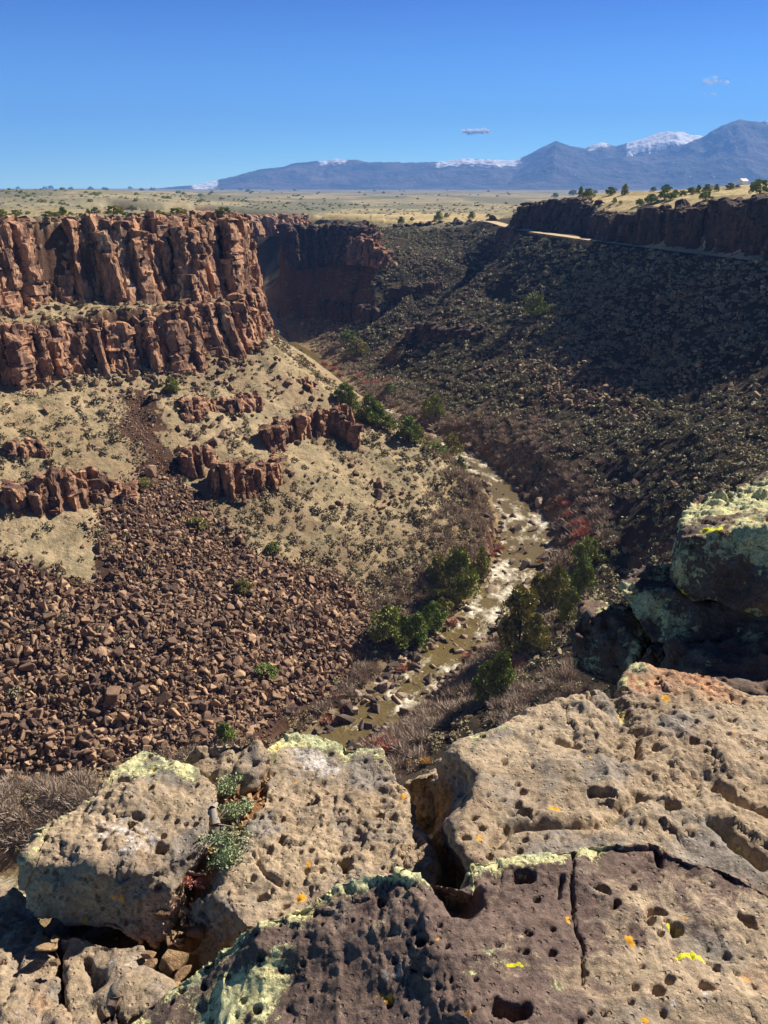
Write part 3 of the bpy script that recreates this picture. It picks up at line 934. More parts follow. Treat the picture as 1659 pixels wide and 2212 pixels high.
# blocks on the dry-grass slope, below the cliffs, and rubble on the cliff edge
ql = plan([(360, 790), (440, 790), (560, 750), (640, 800), (740, 870), (760, 980), (640, 960), (400, 1010), (330, 860)])
q = np.concatenate([scatter(ql, 130, rg), scatter(plan([(620, 1000), (760, 990), (900, 1050), (800, 1150), (620, 1080)]), 35, rg), scatter(plan([(640, 1230), (760, 1270), (830, 1480), (640, 1560), (600, 1500)]), 60, rg)])
sz = np.clip(rg.lognormal(-0.7, 0.4, len(q)), 0.3, 1.1)
pos = np.stack([q[:, 0], q[:, 1], H(q[:, 0], q[:, 1]) + sz * 0.3], 1); R_ = rots(len(q), rg, 0.7)
singles("loose_boulder", ROCKS_B, pos, sz, R_, MAT_TALUS, "loose brown block lying on the dry grass below the left cliff", "boulder", "loose blocks on the grass slope")
L1 = np.array(RIM_L + RIM_L_BACK[1:4]); L2 = np.array(LEDGE1); L3 = np.array(LEDGE2); L4 = np.array(BASE2)
def along(L, n, spread, rg, outw=0.0):
    cum = np.concatenate([[0], np.cumsum(np.linalg.norm(np.diff(L[:, :2], axis=0), axis=1))])
    s_ = rg.uniform(0, cum[-1], n)
    p = np.stack([np.interp(s_, cum, L[:, k]) for k in range(2)], 1)
    return p + rg.normal(0, spread, (n, 2)) + np.array([0.6, -0.8]) * outw
q = np.concatenate([along(L1, 700, 1.5, rg, -0.5), along(L2, 260, 2.0, rg, 2), along(L4, 420, 2.2, rg, 2.5), along(np.array(RIM_R[:6]), 300, 1.5, rg), along(np.array(PROM_T), 200, 2.0, rg)])
sz = np.clip(rg.lognormal(-0.75, 0.4, len(q)), 0.25, 1.3)
pos = np.stack([q[:, 0], q[:, 1], H(q[:, 0], q[:, 1]) + sz * 0.3], 1); R_ = rots(len(q), rg, 0.4)
o = link("cliff_rubble", merged("cliff_rubble", ROCKS, pos, sz, R_, m_boulder("rim_rubble_rock", [(0, S(112, 92, 76)), (0.5, S(142, 120, 96)), (1, S(124, 112, 92))]))); tag(o, kind="stuff")

# river boulders
RB = [(745, 1555, 1.0), (880, 1250 + 320, .5), (985, 1000, 1.0), (1012, 968, 1.1), (1035, 985, .8), (1165, 1090, 1.1), (1115, 1152, 1.1), (1150, 1150, 1.0), (1215, 1155, 1.7), (1150, 1135, .8), (1215, 1140, 1.2), (1120, 1145, .6),
      (1085, 1165, .7), (1170, 1180, .5), (1170, 1210, 1.0), (1195, 1205, .8), (1130, 1230, 1.0), (1060, 1283, 1.2), (1030, 1290, .6), (1010, 1320, .6), (1000, 1350, .6), (1040, 1345, .8), (960, 1390, .6), (1000, 1385, .7),
      (930, 1400, .7), (905, 1430, .7), (860, 1520, .9), (810, 1525, .8), (835, 1490, .8), (780, 1500, .7), (770, 1540, .6), (920, 1480, .6), (940, 1470, .6), (1120, 1060, .7), (1095, 1030, .6), (1060, 1040, .5), (1135, 1075, .8), (1160, 1065, .9),
      (1150, 1050, 1.0), (1080, 1090, .6), (1090, 1120, .5), (930, 925, .9), (905, 915, .6), (960, 955, .7), (975, 960, .8), (870, 905, .6), (1075, 1200, .6), (1140, 1260, .7), (1100, 1265, .6), (1185, 1235, .7)]
pos = []; sz = []
for X, Y, s_ in RB:
    h_ = np.array(hit(X, Y)); pos.append(h_ + [0, 0, 0.25 * s_]); sz.append(s_ * 1.4)
q, t_ = RIVER[:, :2], None
for k in range(620):
    j = rg.uniform(6, 21); a = int(j); f = j - a
    c0 = RIVER[a] * (1 - f) + RIVER[a + 1] * f
    T = RIVER[a + 1, :2] - RIVER[a, :2]; T /= np.linalg.norm(T)
    hw = np.interp(j, np.arange(len(RHW)), RHW)
    sd_ = rg.choice([-1, 1]) * hw * (rg.uniform(0.72, 1.5) if rg.random() < 0.66 else rg.uniform(0, 0.8))
    p = c0[:2] + np.array([-T[1], T[0]]) * sd_
    s_ = rg.uniform(0.3, 0.75) * (1.6 if rg.random() < .25 else 1)
    z_ = max(float(H([p[0]], [p[1]])[0]), c0[2] - 0.25)
    pos.append(np.array([p[0], p[1], z_ + s_ * 0.15])); sz.append(s_)
pos = np.array(pos); sz = np.array(sz)
R_ = rots(len(pos), rg, 0.5)
vis, _ = infrustum(pos)
rank = np.argsort(-(sz / np.hypot(pos[:, 0], pos[:, 1])) * vis); rank = np.concatenate([np.arange(len(RB)), rank[rank >= len(RB)]])
sel, rest = rank[:295], rank[295:]
singles("river_boulder", ROCKS_B, pos[sel], sz[sel], R_[sel], MAT_RIVROCK, "wet grey-brown boulder at the edge of or standing in the muddy river", "boulder", "boulders in the river bed")
o = link("river_cobbles", merged("river_cobbles", ROCKS, pos[rest], sz[rest], R_[rest], MAT_RIVROCK)); tag(o, kind="stuff")

# ------------------------------------------------------------------ shrubs
def clump(seed, n, flat=0.75, leaf=0.2, up=0.3):
    rg = np.random.default_rng(seed)
    d = rg.normal(0, 1, (n, 3)); d /= np.linalg.norm(d, axis=1)[:, None]; d[:, 2] = np.abs(d[:, 2])
    lob = 1 + 0.35 * fbm(d * 1.7 + seed, 1.0, 2, seed)
    r = rg.uniform(0.45, 1.0, n) ** 0.6 * lob
    c0 = d * r[:, None] * np.array([1, 1, flat])
    a = rg.normal(0, 1, (n, 3)); a[:, 2] += up; a /= np.linalg.norm(a, axis=1)[:, None]
    b = np.cross(a, d + 0.6 * rg.normal(0, 1, (n, 3))); b /= np.linalg.norm(b, axis=1)[:, None]
    L = leaf * rg.uniform(0.7, 1.5, n)[:, None]
    v = np.stack([c0 - b * L * 0.45, c0 + b * L * 0.45, c0 + a * L], 1).reshape(-1, 3)
    return v, np.arange(n * 3).reshape(-1, 3)
def twiggy(seed, n, spread=0.8, wid=0.03):
    rg = np.random.default_rng(seed)
    d = np.stack([rg.normal(0, spread, n), rg.normal(0, spread, n), rg.uniform(0.6, 1.2, n)], 1)
    d /= np.linalg.norm(d, axis=1)[:, None]
    base = rg.normal(0, 0.22, (n, 3)) * np.array([1, 1, 0])
    st = base + d * rg.uniform(0, 0.55, n)[:, None]
    en = base + d * rg.uniform(0.65, 1.1, n)[:, None] + rg.normal(0, 0.1, (n, 3))
    b = np.cross(d, rg.normal(0, 1, (n, 3))); b /= np.linalg.norm(b, axis=1)[:, None]
    v = np.stack([st - b * wid, st + b * wid, en], 1).reshape(-1, 3)
    return v, np.arange(n * 3).reshape(-1, 3)
SAGE_HI = [clump(400 + k, 170, 0.75, 0.24) for k in range(6)]
SAGE_LO = [clump(420 + k, 46, 0.75, 0.42) for k in range(8)]
BRUSH = [twiggy(440 + k, 230) for k in range(6)]
BRUSH_LO = [twiggy(450 + k, 70, 0.8, 0.05) for k in range(5)]
MAT_SAGE = m_foliage("sagebrush", S(128, 122, 96), S(184, 174, 140), S(128, 112, 92))
MAT_GREYB = m_foliage("bare_willow", S(166, 152, 138), S(206, 192, 176), S(164, 144, 128))
MAT_RED = m_foliage("red_willow", S(172, 118, 100), S(202, 146, 126))
MAT_OCHRE = m_foliage("dry_reed", S(190, 152, 92), S(210, 176, 116))

def lie(q):
    return np.stack([q[:, 0], q[:, 1], H(q[:, 0], q[:, 1]) - 0.05], 1)
# sagebrush: left slope, right slope, ledges, mesa
n = 21000
q = np.stack([rg.uniform(-75, 45, n), rg.uniform(68, 190, n)], 1)
z = H(q[:, 0], q[:, 1]); dr, side, can, tal, pile = zones(q[:, 0], q[:, 1], z)
dens = sstep(-0.25, 0.35, fbm(q, 11, 3, 88)) * 0.75 + 0.12
near_r = sstep(26, 8, dr) * 0.5
ok = (side == LEFTSIGN) & (dr > 2) & (z < -10) & (rg.random(n) < np.where(tal, 0.05, dens * 0.62 + near_r)) & (rg.random(n) < np.interp(z, [-30, -24], [1, 0.5]))
qa = q[ok]
qb, zb, drb = area_right(42000, rg, 66, 400)
keep = rg.random(len(qb)) < 0.35 + 0.65 * sstep(-0.3, 0.2, fbm(qb, 18, 2, 91))
qb = qb[keep]
n = 1500
qc = np.stack([rg.uniform(-90, 10, n), rg.uniform(200, 400, n)], 1); zc = H(qc[:, 0], qc[:, 1]); qc = qc[zc < -12]
n = 5200
ang = np.radians(rg.uniform(-28, 28, n)); rr_ = 150 + 750 * rg.random(n) ** 1.6
qd = np.stack([rr_ * np.sin(ang), rr_ * np.cos(ang)], 1); zd = H(qd[:, 0], qd[:, 1])
dd, _, _ = polydist(qd, ROAD)
qd = qd[(zd > -17.2) & (dd > 4) & (fbm(qd, 60, 3, 95) > -0.25 + 0.5 * ((qd[:, 0] > 60) & (qd[:, 1] < 430)))]
q = np.concatenate([qa, qb, qc, qd])
sz = np.clip(rg.lognormal(-0.72, 0.38, len(q)), 0.18, 1.3); sz[len(qa) + len(qb) + len(qc):] *= np.interp(np.hypot(qd[:, 0], qd[:, 1]), [150, 900], [0.75, 1.6])
sz[len(qa):len(qa) + len(qb)] *= 1.3
pos = lie(q); R_ = rots(len(q), rg, 0.08)
vis, _ = infrustum(pos)
rank = np.argsort(-(sz / np.hypot(q[:, 0], q[:, 1])) * vis)
sel, rest = rank[:300], rank[300:]
szx = np.stack([sz, sz, sz * rg.uniform(0.7, 1.1, len(sz))], 1)
singles("sagebrush_bush", SAGE_HI, pos[sel], szx[sel], R_[sel], MAT_SAGE, "grey-green sagebrush bush growing on the canyon slope", "bush", "sagebrush on the canyon slopes")
isr = (rest >= len(qa)) & (rest < len(qa) + len(qb))
o = link("sagebrush", merged("sagebrush", SAGE_LO, pos[rest[~isr]], szx[rest[~isr]], R_[rest[~isr]], MAT_SAGE)); tag(o, kind="stuff")
o = link("sagebrush", merged("sagebrush", SAGE_LO, pos[rest[isr]], szx[rest[isr]], R_[rest[isr]], m_foliage("right_slope_sagebrush", S(124, 120, 96), S(178, 170, 138)))); tag(o, kind="stuff")  # right-slope tone kept apart to make up for its weak grazing sun
# low tufts that fill the dry slope between the bushes
nt = 16000
qt = np.stack([rg.uniform(-80, 45, nt), rg.uniform(66, 190, nt)], 1)
zt_ = H(qt[:, 0], qt[:, 1]); dr, side, can, tal, pile = zones(qt[:, 0], qt[:, 1], zt_)
qt = qt[(side == LEFTSIGN) & (dr > 2) & (zt_ < -7) & ~tal & (fbm(qt, 7, 3, 188) > -0.2)]
szt = np.clip(rg.lognormal(-1.7, 0.4, len(qt)), 0.08, 0.4)
o = link("low_tufts", merged("low_tufts", [clump(430 + k, 16, 0.8, 0.6) for k in range(6)], lie(qt) + [0, 0, 0.05], szt, rots(len(qt), rg, .1), m_foliage("grey_tufts", S(150, 140, 108), S(186, 174, 136)))); tag(o, kind="stuff")

# bare grey willows along both banks
qs = []
for k in range(2600):
    j = rg.uniform(3.2, 23.5); a = int(j); f = j - a
    c0 = RIVER[a] * (1 - f) + RIVER[a + 1] * f
    T = RIVER[a + 1, :2] - RIVER[a, :2]; T /= np.linalg.norm(T)
    hw = np.interp(j, np.arange(len(RHW)), RHW)
    sgn = rg.choice([-1, 1])
    off = hw + 1.6 + abs(rg.normal(0, 5.0))
    p = c0[:2] + np.array([-T[1], T[0]]) * off * sgn
    qs.append((p[0], p[1]))
q = np.array(qs)
z = H(q[:, 0], q[:, 1]); dr, side, can, tal, pile = zones(q[:, 0], q[:, 1], z)
q = q[(dr > 1.4) & ~tal & (fbm(q, 9, 2, 97) > -0.22)]
q = np.concatenate([q, scatter(plan([(1010, 905), (1150, 900), (1260, 930), (1250, 1000), (1130, 990), (1020, 945)]), 140, rg), scatter(plan([(1120, 1490), (1230, 1420), (1240, 1500), (1090, 1590), (1060, 1560)]), 90, rg),
                    scatter(plan([(-60, 1700), (100, 1690), (220, 1680), (200, 1760), (60, 1860), (-60, 1880)]), 150, rg), scatter(plan([(1180, 990), (1310, 1060), (1330, 1150), (1270, 1130), (1190, 1040)]), 90, rg)])
sz = rg.uniform(0.7, 1.7, len(q)); pos = lie(q); R_ = rots(len(q), rg, 0.1)
vis, _ = infrustum(pos)
rank = np.argsort(-(sz / np.hypot(q[:, 0], q[:, 1])) * vis)
sel, rest = rank[:300], rank[300:]
singles("willow_bush", BRUSH, pos[sel], sz[sel], R_[sel], MAT_GREYB, "bare grey-brown willow bush crowding the river bank", "bush", "bare willows along the river")
if len(rest):
    o = link("willow_thicket", merged("willow_thicket", BRUSH_LO, pos[rest], sz[rest], R_[rest], MAT_GREYB)); tag(o, kind="stuff")

red = [(1212, 1088, 1.6), (1225, 1095, 1.5), (1232, 1120, 1.8), (1246, 1140, 1.9), (1256, 1160, 2.0), (1246, 1165, 1.7), (1268, 1150, 1.6), (1262, 1135, 1.6), (1240, 1180, 1.2), (800, 1618, 1.5), (820, 1612, 1.6), (842, 1608, 1.7), (856, 1620, 1.4), (830, 1625, 1.5),
       (1105, 1425, 1.5), (1118, 1440, 1.4), (1090, 1410, 1.2), (950, 1330, 1.4), (978, 1350, 1.3), (870, 1450, 1.1), (750, 1530, 1.0), (705, 1560, 1.0), (1075, 1190, 1.2), (1060, 1200, 1.1), (1010, 1420, 1.0), (1110, 1200, .9),
       (1180, 1200, .9), (790, 830, 1.9), (815, 830, 2.0), (840, 825, 1.9), (775, 815, 1.8), (720, 800, 2.0), (700, 790, 2.1), (735, 810, 1.8), (1050, 975, 1.3), (985, 925, 1.3)]
pos = np.array([hit(X, Y) for X, Y, s_ in red]); sz = np.array([s_ for *_, s_ in red])
singles("red_willow", BRUSH, pos, sz, rots(len(pos), rg, 0.1), MAT_RED, "rusty red willow bush beside the river", "bush", "red willows by the water")
och = [(1195, 1098, .8), (1185, 1105, .8), (900, 1640, 1.0), (920, 1650, .9), (1070, 1170, .7), (1075, 1215, .7), (1165, 1215, .7), (1085, 1185, .8), (890, 1655, .8), (1140, 1190, .7)]
pos = np.array([hit(X, Y) for X, Y, s_ in och]); sz = np.array([s_ for *_, s_ in och])
singles("reed_tuft", BRUSH, pos, sz, rots(len(pos), rg, 0.1), MAT_OCHRE, "tuft of dry straw-coloured reeds at the water's edge", "reeds", "dry reed tufts by the river")

# ------------------------------------------------------------------ junipers
def crown(seed, n_lobes=20, per=120, shape=0.5, leaf=0.055):
    """unit-height crown: leaf-sized faces on ragged lobes"""
    rg = np.random.default_rng(seed); VV = []
    for k in range(n_lobes):
        h = rg.uniform(0.1, 0.92)
        prof = (math.sin(math.pi * min(1, (h + 0.12) / 1.1)) ** 0.6) * (1 - shape * h) * 0.5
        a = rg.uniform(0, 2 * math.pi)
        rr = prof * rg.uniform(0.35, 1.08)
        c0 = np.array([math.cos(a) * rr, math.sin(a) * rr, h])
        lr = rg.uniform(0.06, 0.155) * (1.15 - 0.5 * h)
        d = rg.normal(0, 1, (per, 3)); d /= np.linalg.norm(d, axis=1)[:, None]
        p = c0 + d * (lr * rg.uniform(0.55, 1.1, per) ** 0.5)[:, None] * np.array([1, 1, 1.1])
        up = d * 0.8 + rg.normal(0, 0.6, (per, 3)) + np.array([0, 0, 0.5]); up /= np.linalg.norm(up, axis=1)[:, None]
        b = np.cross(up, rg.normal(0, 1, (per, 3))); b /= np.linalg.norm(b, axis=1)[:, None]
        L = leaf * rg.uniform(0.6, 1.4, per)[:, None]
        VV.append(np.stack([p - b * L * 0.4, p + b * L * 0.4, p + up * L], 1).reshape(-1, 3))
    v = np.concatenate(VV)
    return v, np.arange(len(v)).reshape(-1, 3)
def trunk_mesh(seed):
    rg = np.random.default_rng(seed)
    V, F = [], []
    def tube(p0, p1, r0, r1, k=6):
        p0, p1 = np.array(p0), np.array(p1); n = len(V)
        d = (p1 - p0) / np.linalg.norm(p1 - p0)
        a = np.cross(d, [0.3, 0.9, 0.1]); a /= np.linalg.norm(a); b = np.cross(d, a)
        for p, r in ((p0, r0), (p1, r1)):
            for j in range(k):
                t = 2 * math.pi * j / k
                V.append(p + (a * math.cos(t) + b * math.sin(t)) * r)
        for j in range(k):
            F.append((n + j, n + (j + 1) % k, n + k + (j + 1) % k, n + k + j))
    m1 = (rg.normal(0, .03), rg.normal(0, .03), 0.35)
    tube((0, 0, -0.06), m1, 0.04, 0.03); tube(m1, (m1[0] * 1.5, m1[1] * 1.5, 0.8), 0.03, 0.008)
    for k in range(7):
        a = rg.uniform(0, 6.28); h = rg.uniform(0.1, 0.6)
        tube((m1[0] * h, m1[1] * h, h), (math.cos(a) * 0.3, math.sin(a) * 0.3, h + 0.2), 0.014, 0.004, 4)
    return np.array(V), np.array(F)
MAT_JUN = m_foliage("juniper_green", S(114, 130, 70), S(164, 174, 102), S(152, 154, 90))
MAT_JUNO = m_foliage("juniper_olive", S(134, 134, 82), S(176, 168, 108), S(150, 144, 90))
MAT_JUNB = m_foliage("juniper_bright", S(112, 130, 70), S(156, 168, 98))
MAT_BARK = Mat("juniper_bark").color(S(96, 82, 70)).m
CROWNS = [crown(500 + k, 34, 105, sh, 0.062) for k, sh in enumerate((0.5, 0.25, 0.65, 0.1, 0.4))]
CR_ME = {(k, mt.name): mesh_np("crown", v, f, mt) for k, (v, f) in enumerate(CROWNS) for mt in (MAT_JUN, MAT_JUNO, MAT_JUNB)}
TR_ME = [mesh_np("trunk", *trunk_mesh(520 + k), MAT_BARK, True) for k in range(3)]
def px_height(pt, dpx):
    fw = pt[1] * CP - pt[2] * SP
    return dpx * KD * fw / FPX
def juniper(X, Yb, hpx, wpx, kind, mt, label, group=None):
    p = hit(X, Yb)
    h = px_height(p, hpx) / (0.93 if p[1] > 60 else 1); w = px_height(p, wpx)
    r = empty("juniper_tree", p)
    r.rotation_euler = (0, 0, (X * 7.3) % 6.28)
    tag(r, label, "tree", group)
    c = link("crown", CR_ME[(kind, mt.name)], r); c.scale = (w * 1.22, w * 1.22, h)
    c.rotation_euler = (0, 0, Yb % 6.0)
    t = link("trunk", TR_ME[int(X) % 3], r); t.scale = (max(w, h * .5) * 0.9, max(w, h * .5) * 0.9, h)
    return r
z4 = lambda zx, zy: (610 + zx * .4494, 779 + zy * .4494)
def jz(zx, zyb, zyt, zw, kind, mt, label, group=None):
    X, Y = z4(zx, zyb)
    return juniper(X, Y, (zyb - zyt) * .4494 * 1.12, zw * .4494, kind, mt, label, group)
jz(850, 1145, 925, 165, 0, MAT_JUN, "tallest dark juniper on the left bank, behind a bushier olive one")
jz(748, 1080, 955, 105, 1, MAT_JUNO, "olive juniper close to the left of the tallest left-bank juniper")
jz(757, 1205, 1095, 135, 3, MAT_JUNO, "squat yellowish juniper in front of the tallest left-bank juniper")
jz(955, 1045, 910, 90, 2, MAT_JUNO, "thin ragged juniper between the tallest left-bank juniper and the rapids")
jz(520, 1365, 1205, 165, 1, MAT_JUN, "broad green juniper at the talus foot, leftmost of its row")
jz(640, 1370, 1225, 125, 0, MAT_JUNB, "pale green juniper in the middle of the row at the talus foot")
jz(727, 1300, 1175, 115, 1, MAT_JUNB, "round bright juniper nearest the river in the row at the talus foot")
jz(585, 1345, 1230, 90, 2, MAT_JUN, "narrow dark juniper wedged between two wider ones at the talus foot")
jz(1135, 1395, 1120, 215, 0, MAT_JUNO, "biggest juniper of the right bank, wide olive crown below the rapids")
jz(1215, 1390, 1230, 120, 2, MAT_JUNO, "greyish juniper leaning against the biggest right-bank juniper")
jz(1240, 1200, 1035, 120, 4, MAT_JUNO, "pale olive juniper behind the biggest right-bank juniper")
jz(1312, 1180, 1000, 105, 2, MAT_JUNO, "tall yellowish juniper in the middle of the right-bank clump")
jz(1375, 1265, 1100, 110, 4, MAT_JUN, "green juniper just above the shadowed lichen boulders")
jz(1440, 1120, 955, 125, 0, MAT_JUNB, "light green juniper beside the dark round juniper on the right bank")
jz(1348, 1095, 1010, 75, 2, MAT_JUN, "small dark juniper half hidden in the right-bank clump")
jz(1465, 985, 862, 125, 3, MAT_JUN, "dense dark round juniper, farthest of the right-bank clump")
jz(970, 1655, 1470, 115, 1, MAT_JUNB, "bright green juniper left of the pair above the big tan slab")
jz(1050, 1620, 1410, 120, 0, MAT_JUNB, "taller bright juniper right of the pair above the big tan slab")
jz(990, 1560, 1450, 80, 2, MAT_JUNO, "yellowish juniper tucked behind the bright pair")
jz(415, 300, 180, 120, 2, MAT_JUNB, "slender pine-like tree on the far left bank where the river bends")
jz(455, 300, 215, 90, 0, MAT_JUN, "dark green tree right beside the slender far-bank tree")
jz(300, 200, 125, 90, 1, MAT_JUNB, "green tree above the columned outcrop at the river bend")
jz(335, 235, 160, 70, 0, MAT_JUN, "small tree just downstream of the columned outcrop")
jz(505, 335, 270, 80, 1, MAT_JUN, "round tree on the far left bank above the white rapids")
jz(605, 385, 285, 100, 1, MAT_JUNB, "yellow-green tree leaning over the far rapids")
jz(640, 390, 320, 70, 3, MAT_JUNO, "low olive tree beside the far rapids")
jz(735, 280, 185, 80, 1, MAT_JUN, "dark green tree on the far right bank, right of two")
jz(695, 275, 195, 60, 0, MAT_JUNO, "olive tree on the far right bank, left of two")
jz(820, 460, 370, 85, 3, MAT_JUNO, "flat-topped tree standing alone at the head of the rapids")
jz(855, 530, 468, 55, 2, MAT_JUNB, "small bright bush-like juniper below the flat-topped tree")
jz(740, 445, 400, 90, 3, MAT_JUNB, "low green bush on the left bank beside the upper rapids")
jz(690, 420, 390, 60, 3, MAT_JUNB, "very low green bush just upstream of a larger one")
jz(515, 150, 115, 50, 1, MAT_JUNB, "small green tree among the tan willows at the far bend")
juniper(487, 1600, 42, 42, 0, MAT_JUNB, "small yellow-green juniper at the lower right edge of the talus")
juniper(1160, 686, 46, 48, 3, MAT_JUN, "lone round juniper in the middle of the sunlit right slope")
juniper(770, 770, 34, 40, 3, MAT_JUNO, "yellow-green bush on the valley floor below the dark spur")
juniper(755, 740, 26, 34, 3, MAT_JUNB, "small green bush farther up the valley floor")
juniper(760, 645, 26, 26, 3, MAT_JUNO, "small olive bush high in the side gully")
juniper(590, 1195, 24, 26, 3, MAT_JUNB, "bright green bush on the grass slope beside the talus edge")
juniper(576, 1460, 26, 44, 3, MAT_JUNB, "low green bush in the lower right of the talus")
juniper(430, 1140, 22, 36, 3, MAT_JUNO, "grey-green bush near the top of the talus fan")
juniper(525, 1280, 26, 34, 3, MAT_JUNO, "grey-green bush in the upper right of the talus")
juniper(310, 1055, 22, 34, 3, MAT_JUNO, "grey-green bush between the outcrop and the talus top")
juniper(370, 848, 30, 26, 3, MAT_JUN, "dark green bush under the left cliff")
# rim and mesa
d6 = lambda zx, zy: (zx * 0.3268, 393 + zy * 0.3268)
rim6 = [(15, 245, 55, 70, 1), (105, 225, 36, 70, 3), (325, 250, 50, 80, 1), (415, 240, 66, 66, 0), (468, 238, 36, 40, 3), (585, 228, 45, 40, 0), (635, 226, 52, 56, 1), (755, 224, 60, 105, 3), (835, 226, 25, 40, 3), (890, 234, 28, 34, 3),
        (980, 226, 42, 50, 0), (1050, 210, 22, 36, 3), (1080, 228, 28, 40, 3), (1170, 230, 52, 110, 3), (1395, 236, 26, 50, 3), (1485, 245, 70, 95, 3), (535, 236, 26, 44, 3), (185, 214, 18, 26, 3), (370, 246, 40, 60, 1)]
RL = ["widest yellow-green bush on the left rim, above the cliff's middle", "bright yellow-green bush at the right end of the left rim", "tallest dark juniper on the left rim, in a clump of four"]
for (zx, zb, hh, ww, kd) in rim6:
    X, Y = d6(zx, zb)
    lb = RL[0] if zx == 755 else RL[1] if zx == 1485 else RL[2] if zx == 415 else "low juniper on the sunny rim of the left cliff"
    juniper(X, Y, hh * .3268, ww * .3268, kd, MAT_JUNO if zx in (755, 1485, 1170, 635) else MAT_JUN, lb, None if zx in (755, 1485, 415) else "junipers on the left rim")
pr = lambda zx, zy: ((1600 + zx * .5112) * .6777, (550 + zy * .5112) * .6777)
plat = [(445, 142, 30, 50, 3), (490, 140, 48, 36, 0), (535, 160, 52, 80, 1), (585, 130, 18, 24, 3), (675, 142, 46, 62, 1), (703, 118, 22, 30, 3), (763, 140, 60, 50, 0), (915, 104, 30, 34, 1), (945, 118, 26, 30, 3), (970, 101, 24, 40, 3),
        (1025, 114, 34, 60, 1), (1010, 168, 54, 70, 1), (1060, 168, 40, 60, 3), (930, 192, 50, 80, 1), (860, 205, 36, 50, 3), (1120, 150, 34, 50, 3), (1080, 142, 30, 40, 1), (1180, 136, 38, 60, 3), (1222, 130, 46, 36, 0), (1275, 126, 46, 60, 1), (1337, 118, 40, 34, 1),
        (1270, 172, 48, 70, 3), (1420, 106, 36, 54, 1), (1605, 138, 84, 100, 3), (1580, 184, 42, 48, 1), (330, 156, 26, 36, 3), (700, 190, 28, 26, 3), (1470, 94, 16, 30, 3), (740, 196, 18, 20, 3), (1480, 74, 22, 30, 3), (1650, 54, 12, 24, 3)]
for (zx, zb, hh, ww, kd) in plat:
    X, Y = pr(zx, zb); k = .5112 * .6777
    lb = "largest round juniper on the right plateau, at the photo's edge" if zx == 1605 else "dark juniper on the tan plateau above the right cliff"
    juniper(X, Y, hh * k, ww * k, kd, MAT_JUN, lb, None if zx == 1605 else "junipers on the right plateau")
for (X, Y, h_, w_) in [(866, 484, 14, 14), (946, 478, 18, 18), (965, 470, 9, 12), (1018, 474, 15, 14), (985, 480, 9, 11), (890, 477, 7, 9), (1055, 468, 6, 10)]:
    juniper(X, Y, h_, w_, 1, MAT_JUN, "small dark juniper on the pale grass behind the far gully", "junipers behind the gully")
# scattered dark bushes of the far plain: no parts at this size
far = [(62, 50), (120, 41), (50, 74), (142, 72), (226, 76), (295, 45), (336, 41), (415, 48), (468, 46), (600, 48), (605, 84), (625, 76), (640, 88), (658, 78), (568, 70), (540, 96), (600, 127), (690, 48), (705, 52), (860, 42), (938, 54), (902, 84), (900, 122), (885, 175), (868, 160), (1010, 52), (1026, 92),
       (1080, 104), (1110, 108), (1325, 90), (1400, 70), (1385, 82), (1515, 96), (1315, 132), (1380, 130), (1340, 126), (1590, 52), (1625, 108), (1600, 124), (1215, 80), (1180, 72), (130, 96), (160, 108), (190, 94), (262, 128), (290, 132), (346, 138), (400, 144), (425, 148), (450, 154), (520, 164), (1640, 64), (1470, 50), (110, 92), (210, 122)]
pos = []; sz = []
for zx, zy in far:
    X, Y = d6(zx, zy + 3)
    p = hit(X, Y); pos.append(p); sz.append(px_height(p, 6.0) * rg.uniform(0.6, 1.2))
for k in range(90):
    X = rg.uniform(540, 1100); Y = rg.uniform(411, 455)
    p = hit(X, Y); pos.append(p); sz.append(px_height(p, 3.2) * rg.uniform(0.6, 1.3))
singles("juniper_bush", [clump(470 + k, 200, 0.85, 0.26) for k in range(3)], np.array(pos), np.array(sz), rots(len(pos), rg, 0.05), MAT_JUN, "dark juniper bush dotting the far plain below the horizon", "bush", "junipers dotting the far plain")
# ------------------------------------------------------------------ the rocks of the near rim
def lattice(p, cell, rmin, rmax, prob, seed):
    """depth of small round gas holes: at most one per cell of a turned lattice"""
    a, b = 0.7 + seed, 0.4 + seed * 1.7
    R = np.array(Euler((a, b, a * b)).to_matrix())
    q = p @ R.T / cell + 0.35 * np.stack([fbm(p, cell * 3, 2, seed + 1), fbm(p, cell * 3, 2, seed + 2), fbm(p, cell * 3, 2, seed + 3)], 1) + 500
    f = np.floor(q); i = f.astype(np.int64)
    h = [hash3(i[:, 0], i[:, 1], i[:, 2], seed * 7 + k) for k in range(5)]
    r = rmin + (rmax - rmin) * h[3] ** 1.7
    c0 = f + 0.5 + (np.stack(h[:3], 1) - 0.5) * 0.5
    d = (q - c0) * cell
    d2 = (d ** 2).sum(1)
    on = h[4] < (prob if np.ndim(prob) == 0 else prob)
    return np.where(on & (d2 < r * r), np.sqrt(np.maximum(r * r - d2, 0)), 0.0)

